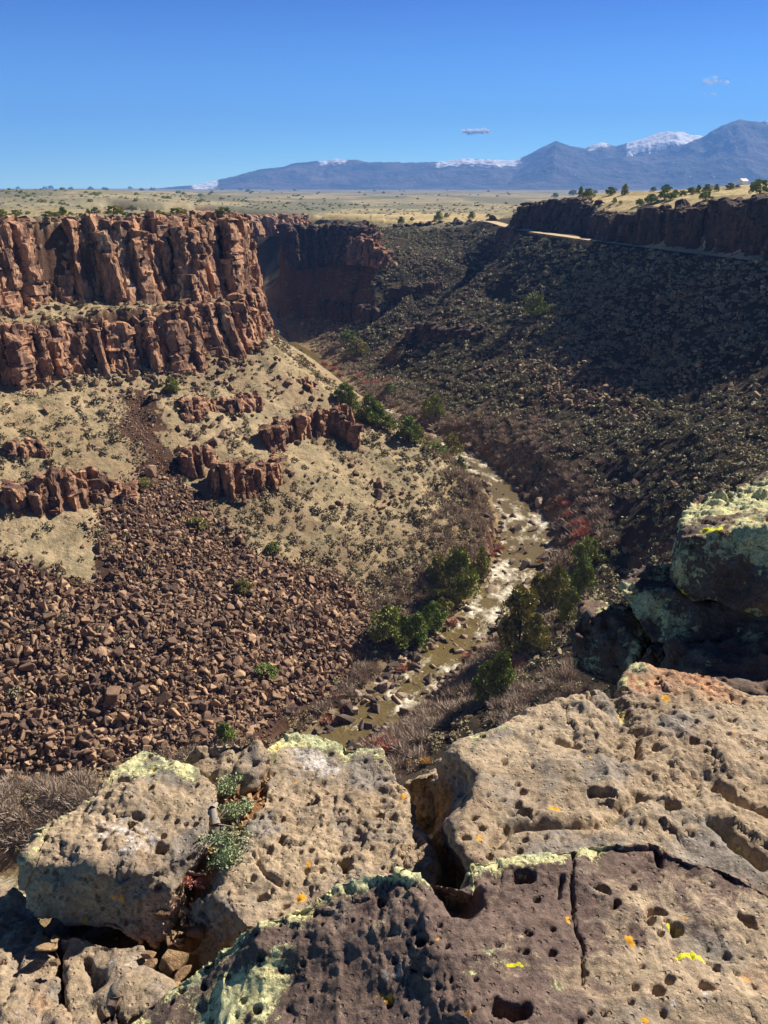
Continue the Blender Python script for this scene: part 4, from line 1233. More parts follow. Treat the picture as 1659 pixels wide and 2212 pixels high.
def remeshed(V, F, voxel, smooth):
    me = bpy.data.meshes.new("tmp")
    me.from_pydata([tuple(v) for v in V], [], [tuple(f) for f in F])
    bm = bmesh.new(); bm.from_mesh(me)
    bmesh.ops.triangulate(bm, faces=bm.faces[:])
    bmesh.ops.recalc_face_normals(bm, faces=bm.faces[:])
    bm.to_mesh(me); bm.free()
    o = bpy.data.objects.new("tmp", me); C.objects.link(o)
    md = o.modifiers.new("r", 'REMESH'); md.mode = 'VOXEL'; md.voxel_size = voxel
    sm = o.modifiers.new("s", 'SMOOTH'); sm.iterations = smooth; sm.factor = 0.5
    dg = bpy.context.evaluated_depsgraph_get()
    ev = o.evaluated_get(dg)
    m2 = bpy.data.meshes.new_from_object(ev)
    v = np.empty(len(m2.vertices) * 3, np.float32); m2.vertices.foreach_get("co", v)
    n = np.empty(len(m2.vertices) * 3, np.float32); m2.vertices.foreach_get("normal", n)
    f = np.empty(len(m2.loops), np.int32); m2.loops.foreach_get("vertex_index", f)
    bpy.data.objects.remove(o); bpy.data.meshes.remove(m2); bpy.data.meshes.remove(me)
    return v.reshape(-1, 3).astype(float), n.reshape(-1, 3).astype(float), f.reshape(-1, 4)

def m_basalt(name, tan, brown, grey, patina):
    m = Mat(name, 0.93, 0.15)
    v = m.coord()
    c = m.mix(m.ramp(m.noise(3.2, 5, 0.6), [(0.35, 0), (0.65, 1)]), tan, brown)
    c = m.mix(m.ramp(m.noise(5.5, 4, 0.6, dist=0.4), [(0.48, 0), (0.62, 0.85)]), c, grey)
    c = m.mix(m.ramp(m.noise(2.1, 4, 0.6, dist=0.6), [(0.56, 0), (0.68, 0.6)]), c, S(206, 150, 112))
    pa = m.math('ADD', m.attr("patina"), m.math('MULTIPLY', m.math('SUBTRACT', m.noise(8.0, 9, 0.8, dist=0.6), 0.5), 3.2))
    c = m.mix(m.ramp(pa, [(0.36, 0), (0.64, 1)]), c, m.mix(m.noise(9, 4), patina, S(124, 106, 96)))
    wh = m.math('ADD', m.attr("white"), m.math('MULTIPLY', m.math('SUBTRACT', m.noise(22, 7, 0.8), 0.5), 1.8))
    c = m.mix(m.ramp(wh, [(0.5, 0), (0.75, 0.9)]), c, S(214, 206, 200))
    sp = m.noise(85, 3, 0.7)
    c = m.mix(1.0, c, m.ramp(sp, [(0.3, 0.6), (0.7, 1.3)]), 'MULTIPLY')
    c = m.mix(1.0, c, m.ramp(m.noise(13, 8, 0.75), [(0.32, 0.68), (0.66, 1.2)]), 'MULTIPLY')
    li = m.math('ADD', m.attr("lichen"), m.math('ADD', m.math('MULTIPLY', m.math('SUBTRACT', m.noise(17, 10, 0.85, dist=0.3), 0.5), 4.0), m.math('MULTIPLY', m.math('SUBTRACT', m.noise(4.5, 3, 0.5), 0.52), 3.0)))
    lm = m.ramp(li, [(0.78, 0), (0.82, 1)])
    lc = m.mix(m.ramp(m.noise(14, 3), [(0.4, 0), (0.6, 1)]), S(224, 216, 160), S(196, 198, 156))
    lc = m.mix(1.0, lc, m.ramp(m.noise(70, 6, 0.8), [(0.36, 0.35), (0.62, 1.2)]), 'MULTIPLY')
    c = m.mix(lm, c, lc)
    orr = m.ramp(m.math('ADD', m.noise(17, 2, 0.5), m.math('MULTIPLY', m.noise(90, 4, .7), 0.16)), [(0.80, 0), (0.82, 1)])
    c = m.mix(orr, c, S(214, 156, 52))
    yel = m.math('ADD', m.attr("yellow"), m.math('MULTIPLY', m.math('SUBTRACT', m.noise(60, 4), 0.5), 1.6))
    c = m.mix(m.ramp(yel, [(0.6, 0), (0.66, 1)]), c, S(216, 212, 60))
    m.color(c)
    vr = m.n("ShaderNodeTexVoronoi"); vr.inputs["Scale"].default_value = 75
    m.l(m.coord(), vr.inputs["Vector"])
    gate = m.ramp(vr.outputs["Color"], [(0.55, 0), (0.6, 1)])
    hole = m.math('MULTIPLY', m.ramp(vr.outputs["Distance"], [(0.18, 1), (0.34, 0)]), gate)
    h = m.math('ADD', m.math('MULTIPLY', m.noise(60, 6, 0.75), 0.7), m.math('MULTIPLY', lm, 0.5))
    h = m.math('ADD', h, m.math('MULTIPLY', m.noise(190, 4, 0.7), 0.35))
    h = m.math('SUBTRACT', h, m.math('MULTIPLY', hole, 0.8))
    m.bump(h, 0.75, 0.012)
    return m.m
MAT_BASALT = m_basalt("vesicular_basalt", S(184, 164, 137), S(148, 128, 106), S(136, 129, 121), S(102, 85, 79))
MAT_BASALTD = m_basalt("lichen_basalt", S(120, 100, 88), S(98, 82, 74), S(110, 108, 104), S(84, 70, 68))

def near(p, pts, w, closed=False):
    """soft mask along a 3-D polyline"""
    L = np.asarray(pts, float)
    if len(L) == 1:
        return np.exp(-(((p - L[0]) ** 2).sum(1)) / (w * w))
    if closed:
        L = np.concatenate([L, L[:1]])
    best = np.full(len(p), 1e9)
    for k in range(len(L) - 1):
        a, b = L[k], L[k + 1]; d = b - a
        t = np.clip(((p - a) @ d) / (d @ d + 1e-12), 0, 1)
        e = p - (a + t[:, None] * d)
        best = np.minimum(best, (e ** 2).sum(1))
    return np.exp(-best / (w * w))

def rim_rock(name, label, V, F, voxel, seed, smooth=5, mat=None, lichen=(), patina=0.0, white=(), yellow=(), cracks=(), amp=1.0, pit=1.0, hollow=(), cat="rock", fadep=None, lich0=0.0, hull=False, flat=False):
    V = np.asarray(V, float)
    if hull:
        bm = bmesh.new()
        for q in V: bm.verts.new(q)
        bmesh.ops.convex_hull(bm, input=bm.verts)
        bmesh.ops.delete(bm, geom=[v for v in bm.verts if not v.link_faces], context='VERTS')
        bm.verts.index_update()
        V = np.array([v.co[:] for v in bm.verts]); F = [[v.index for v in f.verts] for f in bm.faces]; bm.free()
    P, N, Q = remeshed(V, F, voxel, smooth)
    P0 = P.copy()
    big = fbm(P, 0.42, 3, seed)
    mid = fbm(P, 0.11, 4, seed + 4, 0.55)
    rid = fbm(P, 0.16, 4, seed + 8, 0.55, True)
    fin = fbm(P, 0.045, 3, seed + 30, 0.6)
    crag = np.clip(0.6 + 1.2 * fbm(P, 0.35, 2, seed + 33), 0.15, 1.5)
    dsp = amp * (0.030 * big + 0.014 * mid + 0.016 * (rid - 0.3) + crag * (0.010 * mid + 0.0065 * fin))
    dens = np.clip(0.55 + 1.1 * fbm(P, 0.3, 2, seed + 12), 0.03, 1.3)
    for cc, am in ((0.085, 0.0075), (0.032, 0.0034), (0.013, 0.0017)):
        w_ = P + np.stack([fbm(P, cc * 1.3, 2, seed + 100 + k) for k in range(3)], 1) * cc * 0.6
        ff = np.floor(w_ / cc).astype(np.int64)
        dsp = dsp + amp * am * crag * (hash3(ff[:, 0], ff[:, 1], ff[:, 2], seed + 110) * 2 - 1)
    if pit > 0:
        s_ = 1.0 if voxel < 0.008 else voxel / 0.0065
        d1 = lattice(P, 0.028 * s_, 0.0038 * s_, 0.0085 * s_, 0.75 * pit * dens, seed + 20)
        d2 = lattice(P, 0.031 * s_, 0.0038 * s_, 0.010 * s_, 0.7 * pit * dens, seed + 41)
        d1 = np.maximum(d1, lattice(P, 0.040 * s_, 0.006 * s_, 0.014 * s_, 0.5 * pit * dens, seed + 52))
        wp = P + 0.012 * np.stack([fbm(P, .025, 2, seed + 61), fbm(P, .025, 2, seed + 62), fbm(P, .025, 2, seed + 63)], 1)
        d3 = lattice(wp, 0.10 * s_, 0.008 * s_, 0.020 * s_, 0.14 * pit * dens, seed + 60)
        dsp = dsp - 1.5 * np.maximum(np.maximum(d1, d2), 1.0 * d3)
    for (L, w, dep) in cracks:
        wob = np.stack([fbm(P, 0.09, 3, seed + 70), fbm(P, 0.09, 3, seed + 71), np.zeros(len(P))], 1) * 0.022
        dsp = dsp - dep * near(P + wob, L, w)
    for (L, w, dep) in hollow:
        wob = np.stack([fbm(P, 0.035, 3, seed + 80), fbm(P, 0.035, 3, seed + 81), np.zeros(len(P))], 1) * 0.016
        dsp = dsp - dep * 1.2 * sstep(0.15, 0.75, near(P + wob, L, w))
    P = P + N * dsp[:, None]
    att = {"lichen": np.full(len(P), lich0) + fbm(P0, 0.25, 2, seed + 90) * 0.12, "patina": np.full(len(P), float(patina)), "white": np.zeros(len(P)), "yellow": np.zeros(len(P)) - 0.3}
    if fadep is not None:
        att["patina"] = fadep(P0)
    for (L, w, k) in lichen:
        att["lichen"] = np.maximum(att["lichen"], k * near(P0, L, w))
    for (L, w, k) in white:
        att["white"] = np.maximum(att["white"], k * near(P0, L, w))
    for (L, w, k) in yellow:
        att["yellow"] = np.maximum(att["yellow"], k * near(P0, L, w))
    c0 = P.mean(0)
    me = mesh_np(name, P - c0, Q, mat or MAT_BASALT, True, None, att)
    o = link(name, me); o.location = c0
    if label:
        tag(o, label, cat)
    else:
        tag(o, kind="structure")
    return o

def prism(top, bot):
    n = len(top)
    V = list(top) + list(bot)
    F = [list(range(n)), list(range(2 * n - 1, n - 1, -1))] + [[k, (k + 1) % n, n + (k + 1) % n, n + k][::-1] for k in range(n)]
    return V, F
def inset(top, z, k=0.06, over=None):
    T = np.array(top); c0 = T.mean(0)
    out = []
    for j, p in enumerate(T):
        if over and j in over:
            out.append(over[j]); continue
        d = c0[:2] - p[:2]; d /= np.linalg.norm(d) + 1e-9
        q = p.copy(); q[:2] += d * k; q[2] = z; out.append(tuple(q))
    return out
r6 = lambda x, y, z: Pz(x * .572, 1491 + y * .572, z)
r7 = lambda x, y, z: Pz(813 + x * .5098, 1423 + y * .5098, z)
r5 = lambda x, y, d: Pd(1152 + x * .3063, 949 + y * .3063, d)
rB = lambda x, y, z: Pz(x * .286, 1762 + y * .286, z)

# left block
zt = -1.50
top = [r6(88, 632, zt - .01), r6(120, 575, zt), r6(180, 520, zt), r6(330, 420, zt), r6(430, 290, zt), r6(540, 215, zt), r6(620, 245, zt), r6(700, 272, zt), r6(770, 310, zt), r6(826, 372, zt), r6(800, 460, zt), r6(778, 530, zt), r6(742, 605, zt - .02),
       r6(700, 690, zt - .06), r6(575, 690, zt - .02), r6(400, 685, zt - .02), r6(150, 655, zt - .03)]
bot = inset(top, zt - .22, 0.03, {0: rB(225, 560, zt - .12), 16: rB(262, 715, zt - .15), 15: rB(520, 800, zt - .16), 14: rB(950, 930, zt - .165), 13: rB(1285, 880, zt - .15)})
bot.insert(14, rB(1190, 975, zt - .17)); top.insert(14, r6(640, 745, zt - .06))
V, F = prism(top, bot)
rim_rock("boulder", "big squared tan boulder on the left of the rim, its near face dark in shade", V, F, 0.0035, 3, 7,
         lichen=[([r6(88, 632, zt), r6(180, 520, zt), r6(330, 420, zt), r6(430, 290, zt), r6(540, 215, zt)], 0.05, 1.05), ([r6(540, 215, zt), r6(700, 272, zt), r6(780, 330, zt), r6(826, 380, zt)], 0.12, 0.50), ([r6(620, 300, zt), r6(500, 330, zt)], 0.10, 0.35), ([r6(470, 300, zt), r6(560, 240, zt)], .05, .6)],
         white=[([r6(430, 520, zt), r6(520, 560, zt)], 0.09, 0.62)],
         hollow=[([r6(596, 588, zt)], 0.018, 0.05), ([r6(510, 655, zt), r6(470, 655, zt)], 0.012, 0.025), ([r6(465, 345, zt), r6(485, 345, zt)], 0.018, 0.03)], patina=0.05)
# wedge behind it
top = [r6(695, 265, -1.52), r6(725, 222, -1.50), r6(780, 200, -1.48), r6(880, 182, -1.48), r6(990, 182, -1.48), r6(1018, 240, -1.49), r6(985, 305, -1.51), r6(945, 370, -1.535), r6(870, 392, -1.545), r6(800, 360, -1.54), r6(750, 305, -1.53)]
V, F = prism(top, inset(top, -2.0, 0.02))
rim_rock("rock", "rough brown wedge of rock between the two lichen-edged blocks", V, F, 0.0065, 9, 5,
         lichen=[([r6(700, 262, -1.58), r6(780, 205, -1.53)], .04, .85), ([r6(990, 188, -1.53), r6(1016, 240, -1.55), r6(985, 300, -1.58)], .035, 1.0)],
         hollow=[([r6(715, 265, -1.6), r6(745, 300, -1.64)], .03, .07), ([r6(830, 255, -1.53), r6(870, 285, -1.53)], .014, .035), ([r6(905, 290, -1.55), r6(950, 300, -1.57)], .010, .02)], patina=.2, amp=1.2)
# middle slab
zt = -1.54
top = [r6(1012, 240, zt), r6(1040, 205, zt), r6(1080, 180, zt), r6(1200, 168, zt), r6(1330, 218, zt), r6(1440, 208, zt), r6(1455, 262, zt), r6(1495, 340, zt), r6(1565, 480, zt), r6(1632, 610, zt), r6(1645, 740, zt), r6(1500, 800, zt), r6(1200, 860, zt),
       r6(1000, 905, zt), r6(935, 893, zt), r6(880, 840, zt), r6(826, 788, zt - .01), r6(870, 700, zt), r6(905, 620, zt), r6(960, 510, zt), r6(1000, 420, zt), r6(1025, 310, zt)]
bot = inset(top, zt - .45, -0.02, {14: r6(745, 1020, zt - .20), 15: r6(690, 1000, zt - .20), 16: r6(640, 905, zt - .18), 17: r6(700, 810, zt - .15)})
V, F = prism(top, bot)
rim_rock("slab", "tan pitted slab in the middle of the rim with grey and orange lichen at its far end", V, F, 0.0035, 14, 6,
         lichen=[([r6(1030, 225, zt), r6(1080, 182, zt), r6(1200, 168, zt), r6(1330, 218, zt)], .055, 1.05), ([r6(1330, 218, zt), r6(1440, 210, zt), r6(1460, 280, zt)], .04, .6), ([r6(1020, 250, zt), r6(1040, 300, zt)], .05, .6)],
         white=[([r6(1100, 240, zt), r6(1240, 290, zt)], .10, .62), ([r6(1300, 270, zt)], .06, .55)],
         hollow=[([r6(1295, 635, zt), r6(1310, 660, zt)], .012, .03), ([r6(1180, 420, zt)], .014, .03), ([r6(1425, 475, zt)], .013, .03), ([r6(985, 765, zt), r6(1005, 770, zt)], .01, .03)],
         cracks=[([r6(960, 640, zt), r6(1000, 690, zt), r6(1040, 720, zt), r6(1085, 760, zt)], .006, .012)])
# big right-hand slab
zt = -1.40
top = [r7(300, 405, zt - .03), r7(345, 372, zt - .02), r7(420, 335, zt - .02), r7(500, 305, zt), r7(600, 240, zt), r7(690, 200, zt), r7(780, 180, zt), r7(920, 146, zt), r7(1015, 158, zt - .01), r7(1042, 95, zt), r7(1085, 38, zt), r7(1150, 15, zt), r7(1230, 30, zt), r7(1330, 54, zt), r7(1420, 62, zt),
       r7(1500, 105, zt), r7(1600, 150, zt), r7(1700, 165, zt), r7(1950, 260, zt), r7(2100, 700, zt), r7(1950, 1150, zt), r7(1500, 1000, zt), r7(1000, 900, zt), r7(560, 900, zt), r7(420, 872, zt), r7(345, 790, zt), r7(315, 690, zt - .01), r7(400, 600, zt), r7(440, 500, zt), r7(370, 440, zt)]
bot = inset(top, zt - .55, 0.01, {0: r7(225, 560, zt - .30), 29: r7(225, 600, zt - .32), 28: r7(225, 640, zt - .34), 27: r7(225, 690, zt - .36), 26: r7(225, 745, zt - .38), 25: r7(250, 800, zt - .38), 24: r7(330, 880, zt - .38)})
V, F = prism(top, bot)
rim_rock("slab", "largest tan pitted slab, filling the right side below the shadowed boulders", V, F, 0.0044, 21, 6, patina=.10,
         lichen=[([r7(300, 400, zt), r7(500, 305, zt)], .05, .6), ([r7(1190, 500, zt), r7(1240, 560, zt), r7(1330, 630, zt)], .03, .85), ([r7(1042, 95, zt), r7(1090, 35, zt), r7(1110, 90, zt)], .045, .85), ([r7(1030, 200, zt), r7(1050, 265, zt)], .022, .8), ([r7(1400, 730, zt)], .05, .5)],
         white=[([r7(1450, 380, zt), r7(1640, 390, zt)], .06, .42), ([r7(900, 300, zt), r7(980, 330, zt)], .04, .4)],
         cracks=[([r7(1015, 158, zt), r7(1040, 220, zt), r7(1062, 275, zt), r7(1120, 310, zt)], .016, .025), ([r7(1420, 540, zt), r7(1500, 590, zt), r7(1660, 650, zt)], .016, .04), ([r7(1460, 720, zt), r7(1530, 790, zt), r7(1620, 860, zt)], .02, .05), ([r7(760, 360, zt), r7(860, 380, zt)], .008, .02),
                 ([r7(1090, 330, zt), r7(1110, 410, zt)], .012, .03), ([r7(500, 790, zt), r7(560, 700, zt), r7(700, 690, zt)], .014, .035), ([r7(700, 700, zt), r7(960, 690, zt), r7(1110, 590, zt)], .012, .025)],
         hollow=[([r7(910, 575, zt), r7(975, 590, zt)], .012, .03), ([r7(630, 645, zt)], .013, .035), ([r7(1345, 350, zt)], .014, .03), ([r7(1255, 640, zt)], .014, .03)])
# dark front slab
zt = -1.25
E = [r6(470, 1262, zt - .19), r6(560, 1180, zt - .18), r6(640, 1110, zt - .165), r6(740, 1040, zt - .145), r6(800, 970, zt - .12), r6(900, 905, zt - .09), r6(1040, 850, zt - .05), r6(1200, 768, zt - .03), r6(1320, 702, zt - .01), r6(1420, 692, zt),
     r7(130, 930, zt), r7(230, 940, zt), r7(325, 893, zt), r7(400, 852, zt), r7(560, 826, zt), r7(740, 800, zt), r7(850, 790, zt), r7(1000, 752, zt), r7(1150, 742, zt), r7(1240, 772, zt), r7(1340, 835, zt), r7(1500, 885, zt), r7(1659, 985, zt)]
top = E + [r7(1950, 1100, zt), r7(2150, 1600, zt), r7(1900, 2300, zt), r7(900, 2500, zt), r6(600, 1750, zt - .2), r6(300, 1420, zt - .2)]
V, F = prism(top, inset(top, zt - .42, 0.02))
cB = np.array(r7(1350, 1520, zt)); cT = np.array(r7(1650, 1380, zt))
def fp(p):
    return 0.80 - 0.62 * np.exp(-(((p - cB) ** 2).sum(1)) / 0.030) - 0.5 * np.exp(-(((p - cT) ** 2).sum(1)) / 0.03) - 0.1 * near(p, E, .05)
rim_rock("slab", "dark purple-brown slab nearest the viewer, crusted with pale green lichen along its far edge", V, F, 0.0034, 33, 5, fadep=fp, amp=.85,
         lichen=[(E[:10], .055, 1.15), (E[9:16], .035, 1.1), (E[15:20], .03, 1.0), ([r7(370, 1270, zt), r7(450, 1320, zt), r7(600, 1290, zt)], .045, .62), ([r7(1200, 1190, zt), r7(1330, 1260, zt)], .028, 1.1), ([r6(820, 1200, zt - .15), r6(1000, 1060, zt - .09)], .07, 1.05), ([r6(560, 1260, zt - .25), r6(760, 1180, zt - .18)], .07, 1.1), ([r7(660, 830, zt), r7(740, 850, zt)], .03, .9), ([r7(730, 1390, zt)], .03, .7)],
         yellow=[([r7(1235, 1130, zt)], .012, .9), ([r7(1280, 1260, zt), r7(1375, 1250, zt)], .012, .85), ([r7(560, 1300, zt), r7(640, 1290, zt)], .007, .6)],
         white=[([r7(60, 1260, zt), r7(120, 1330, zt)], .06, .55), ([r7(1500, 1350, zt), r7(1350, 1450, zt)], .08, .4)],
         cracks=[([r7(850, 795, zt), r7(838, 900, zt), r7(850, 1000, zt), r7(845, 1090, zt), r7(880, 1180, zt), r7(890, 1330, zt)], .0035, .014), ([r7(335, 895, zt), r7(350, 980, zt), r7(370, 1040, zt)], .028, .05), ([r7(1220, 770, zt), r7(1230, 850, zt)], .008, .02), ([r7(800, 920, zt), r7(780, 980, zt)], .006, .014)],
         hollow=[([r7(180, 1190, zt)], .016, .035), ([r7(630, 920, zt)], .016, .03), ([r7(965, 970, zt)], .012, .03), ([r7(1020, 1030, zt)], .012, .03), ([r7(1280, 1150, zt)], .012, .025), ([r7(1590, 1105, zt)], .014, .03), ([r7(560, 1480, zt), r7(620, 1490, zt)], .016, .03), ([r7(120, 1430, zt), r7(230, 1530, zt)], .016, .03), ([r7(1185, 1060, zt)], .014, .025)])

# low rocks at the lower left
zt = -1.665
top = [rB(-300, 470, zt), rB(0, 500, zt), rB(100, 535, zt), rB(230, 640, zt), rB(285, 720, zt), rB(325, 840, zt - .01), rB(335, 930, zt), rB(325, 1010, zt), rB(380, 1080, zt), rB(415, 1200, zt), rB(440, 1330, zt), rB(470, 1480, zt), rB(520, 1700, zt), rB(520, 1900, zt), rB(-300, 1900, zt)]
V, F = prism(top, inset(top, zt - .35, 0.02))
rim_rock("rock", "sandy tan rock in the bottom left corner, its far end in the boulder's shadow", V, F, 0.0052, 44, 6, white=[([rB(100, 1540, zt)], .05, .5), ([rB(290, 1280, zt)], .07, .4)], pit=.55)
zt = -1.64
top = [rB(455, 900, zt - .03), rB(500, 885, zt), rB(650, 900, zt), rB(800, 962, zt), rB(900, 985, zt), rB(1065, 1005, zt), rB(1090, 1090, zt - .02), rB(1035, 1200, zt - .02), rB(900, 1300, zt), rB(870, 1380, zt), rB(725, 1490, zt - .01), rB(690, 1570, zt), rB(600, 1800, zt), rB(520, 1750, zt), rB(520, 1500, zt - .02), rB(525, 1250, zt - .03), rB(480, 1060, zt - .03)]
V, F = prism(top, inset(top, zt - .3, 0.0))
rim_rock("rock", "grey angular rock at the foot of the big squared boulder", V, F, 0.0052, 52, 6, white=[([rB(930, 1110, zt), rB(980, 1150, zt)], .05, .6)], pit=.5,
         hollow=[([rB(640, 1100, zt), rB(720, 1230, zt)], .02, .035)], patina=.1)
zt = -1.53
top = [rB(870, 1320, zt), rB(900, 1285, zt), rB(1060, 1205, zt), rB(1250, 1215, zt), rB(1320, 1300, zt), rB(1300, 1390, zt), rB(1150, 1450, zt), rB(1040, 1480, zt), rB(960, 1560, zt), rB(890, 1480, zt)]
V, F = prism(top, inset(top, zt - .25, 0.0))
rim_rock("rock", "low pinkish rock beside the lower left end of the dark slab", V, F, 0.0052, 57, 6, pit=.4, white=[([rB(1000, 1300, zt)], .05, .3)])
zt = -1.53
top = [rB(700, 1530, zt), rB(790, 1440, zt), rB(860, 1370, zt + .02), rB(900, 1470, zt), rB(880, 1560, zt), rB(900, 1750, zt), rB(640, 1800, zt), rB(650, 1600, zt)]
V, F = prism(top, inset(top, zt - .25, 0.0))
rim_rock("rock", "small dark brown rock at the bottom edge, left of the dark slab", V, F, 0.0052, 59, 4, pit=.5, patina=.75)

# stacked boulders on the right
def stack(label, pts, seed, lich, **kw):
    pts = [r5(*p) for p in pts]
    return rim_rock("boulder", label, pts, None, 0.0125, seed, 9, MAT_BASALTD, hull=True, amp=1.9, pit=.55, lich0=lich * 1.25, patina=.25, **kw)
stack("topmost right-hand boulder, its flat top sunlit and covered in pale green lichen", [(1000, 1000, 4.6), (1060, 1105, 4.55), (1300, 1150, 4.5), (1500, 1190, 4.4), (1700, 1215, 4.35), (1950, 1215, 4.3), (1010, 800, 4.62), (1035, 690, 4.62), (1300, 690, 4.6), (1500, 650, 4.6), (1700, 610, 4.55), (1950, 570, 4.5),
      (1070, 480, 5.5), (1110, 430, 5.6), (1300, 388, 5.7), (1480, 290, 5.9), (1660, 222, 6.0), (1950, 150, 6.1), (2900, 200, 6.0), (2900, 1220, 4.2), (2900, 600, 4.4), (1100, 900, 5.6), (1950, 950, 6)], 71, .42,  # far-right points lie out of view, added to shade the base boulder
      lichen=[([r5(1060, 560, 5.2), r5(1300, 520, 5.2), r5(1650, 430, 5.2)], .38, 1.7), ([r5(1020, 900, 4.6), r5(1300, 850, 4.6), r5(1600, 760, 4.6)], .22, 1.15)],
      yellow=[([r5(1230, 640, 4.65), r5(1290, 640, 4.62)], .05, 1.0), ([r5(1370, 690, 4.6)], .04, .75), ([r5(1390, 895, 4.55)], .03, .85), ([r5(1015, 1040, 4.6), r5(1050, 1095, 4.56)], .03, .9), ([r5(1600, 650, 4.58)], .04, .7)])
stack("dark rounded boulder in shade, second of the right-hand stack", [(620, 1140, 4.75), (750, 1300, 4.6), (830, 1440, 4.5), (1000, 1450, 4.45), (1300, 1430, 4.4), (1750, 1400, 4.4), (2900, 1400, 4.2), (2900, 1000, 5.6), (600, 1010, 4.9), (640, 1080, 4.75), (1000, 1080, 4.66), (1300, 1130, 4.6), (1750, 1200, 4.55), (640, 945, 5.2), (760, 898, 5.3), (990, 908, 5.5),  # also stretched right out of view to keep sun off the base boulder
      (1300, 950, 5.6), (1750, 980, 5.7), (700, 1150, 5.3), (1750, 1150, 5.6)], 75, .40, lichen=[([r5(640, 1080, 4.75), r5(800, 1200, 4.7), r5(1000, 1260, 4.6)], .22, 1.0)])
stack("shaded boulder with a thin sunlit lichen crest, lowest on the stack's left", [(330, 1162, 5.0), (450, 1142, 5.1), (605, 1146, 5.2), (760, 1200, 5.2), (260, 1400, 4.75), (270, 1640, 4.6), (400, 1700, 4.5), (610, 1760, 4.4), (700, 1560, 4.5), (810, 1400, 4.7), (310, 1260, 4.82), (600, 1240, 4.8), (740, 1300, 4.8), (350, 1400, 5.2), (700, 1400, 5.2)], 79, .47,
      lichen=[([r5(330, 1165, 5.0), r5(605, 1150, 5.2)], .06, 1.0)])
stack("small dark stone wedged under the second boulder of the right-hand stack", [(715, 1600, 4.45), (800, 1450, 4.45), (940, 1445, 4.45), (965, 1620, 4.4), (720, 1650, 4.8), (960, 1640, 4.8), (830, 1430, 4.8)], 83, .2)
stack("broad dark boulder deep in shadow behind the largest slab", [(970, 1450, 4.3), (1300, 1440, 4.3), (1750, 1450, 4.2), (1800, 1830, 3.8), (1300, 1800, 3.9), (900, 1720, 4.2), (930, 1560, 4.3), (1000, 1500, 4.9), (1750, 1480, 5.0), (1000, 1800, 4.8), (1800, 1850, 4.8)], 87, .12)

# bedrock that carries them (one ledge)
def ledge(pts, seed, voxel=0.03):
    o = rim_rock("rim_ledge", None, pts, None, voxel, seed, 4, MAT_BASALTD, hull=True, amp=2.2, pit=0, patina=.3)
    return o
box = lambda x0, x1, y0, y1, z0, z1: [(x, y, z) for x in (x0, x1) for y in (y0, y1) for z in (z0, z1)]
ledge([(-1.1, -1.2, -1.76), (-0.95, 1.72, -1.76), (-0.5, 1.9, -1.76), (0.2, 1.98, -1.80), (2.6, 2.3, -1.84), (3.0, -1.2, -1.8), (-1.0, -1.2, -3.4), (-0.9, 1.4, -3.6), (0.2, 1.8, -4), (2.6, 2.3, -4), (3, -1.2, -3.4)], 91)
ledge([(1.55, 4.3, -2.97), (1.6, 5.2, -2.95), (4.2, 6.2, -2.8), (4.6, 2.2, -2.8), (2.6, 2.4, -2.95), (1.9, 3.4, -3.0), (1.6, 4.3, -6), (4.2, 6.4, -6), (4.6, 2.2, -6), (2.0, 2.9, -6)], 95)
# dark stone down in the cleft
pts = [r7(x, y, z) for x, y, z in [(105, 540, -1.66), (140, 500, -1.64), (200, 482, -1.62), (255, 470, -1.62), (300, 560, -1.66), (270, 700, -1.75), (200, 720, -1.80), (150, 640, -1.76), (110, 580, -2.0), (260, 500, -2.0), (280, 740, -2.0)]]
rim_rock("rock", "dark brown stone down in the cleft left of the largest slab", pts, None, 0.007, 97, 5, patina=.45, hull=True, lichen=[([r7(120, 520, -1.65), r7(250, 472, -1.62)], .03, .8)])

# soil, pebbles and plants in the crack
m = Mat("crack_soil"); m.color(m.mix(m.noise(18, 6, 0.7), S(176, 132, 88), S(112, 82, 58))); m.bump(m.noise(60, 6, 0.75), 0.9, 0.02)
zs = -1.555
top = [r6(820, 345, zs), r6(900, 350, zs), r6(1020, 262, zs), r6(1040, 300, zs), r6(1010, 430, zs), r6(960, 530, zs), r6(910, 640, zs), r6(870, 740, zs - .02), r6(760, 900, zs - .07), r6(640, 1000, zs - .10), r6(610, 900, zs - .10), r6(700, 780, zs - .08), r6(760, 600, zs), r6(790, 480, zs)]
P, N, Q = remeshed(*prism(top, inset(top, zs - .3, 0)), 0.007, 3)
P = P + N * (0.022 * fbm(P, 0.06, 4, 8, .6) + 0.012 * fbm(P, 0.025, 2, 9))[:, None]
o = link("soil", mesh_np("soil", P, Q, m.m, True)); tag(o, kind="structure")
pq = []
rg = np.random.default_rng(5)
poly = np.array(top)
q = scatter(poly, 260, rg)
pz = np.array([np.interp(p[1], [1.5, 1.75], [zs - .10, zs]) for p in q])
sz = rg.uniform(0.004, 0.013, len(q)); sz[:26] = rg.uniform(0.014, 0.03, 26)
pos = np.stack([q[:, 0], q[:, 1], pz + 0.008], 1); R_ = rots(len(q), rg, .7)
MAT_PEB = m_boulder("crack_stone", [(0, S(112, 88, 70)), (0.4, S(150, 122, 94)), (0.8, S(184, 154, 120)), (1, S(132, 92, 70))])
o = link("gravel", merged("gravel", ROCKS, pos[26:], sz[26:], R_[26:], MAT_PEB)); tag(o, kind="stuff")
singles("stone", ROCKS_B, pos[:26], sz[:26], R_[:26], MAT_PEB, "small orange-brown stone lying in the crack between the blocks", "stone", "stones in the crack")
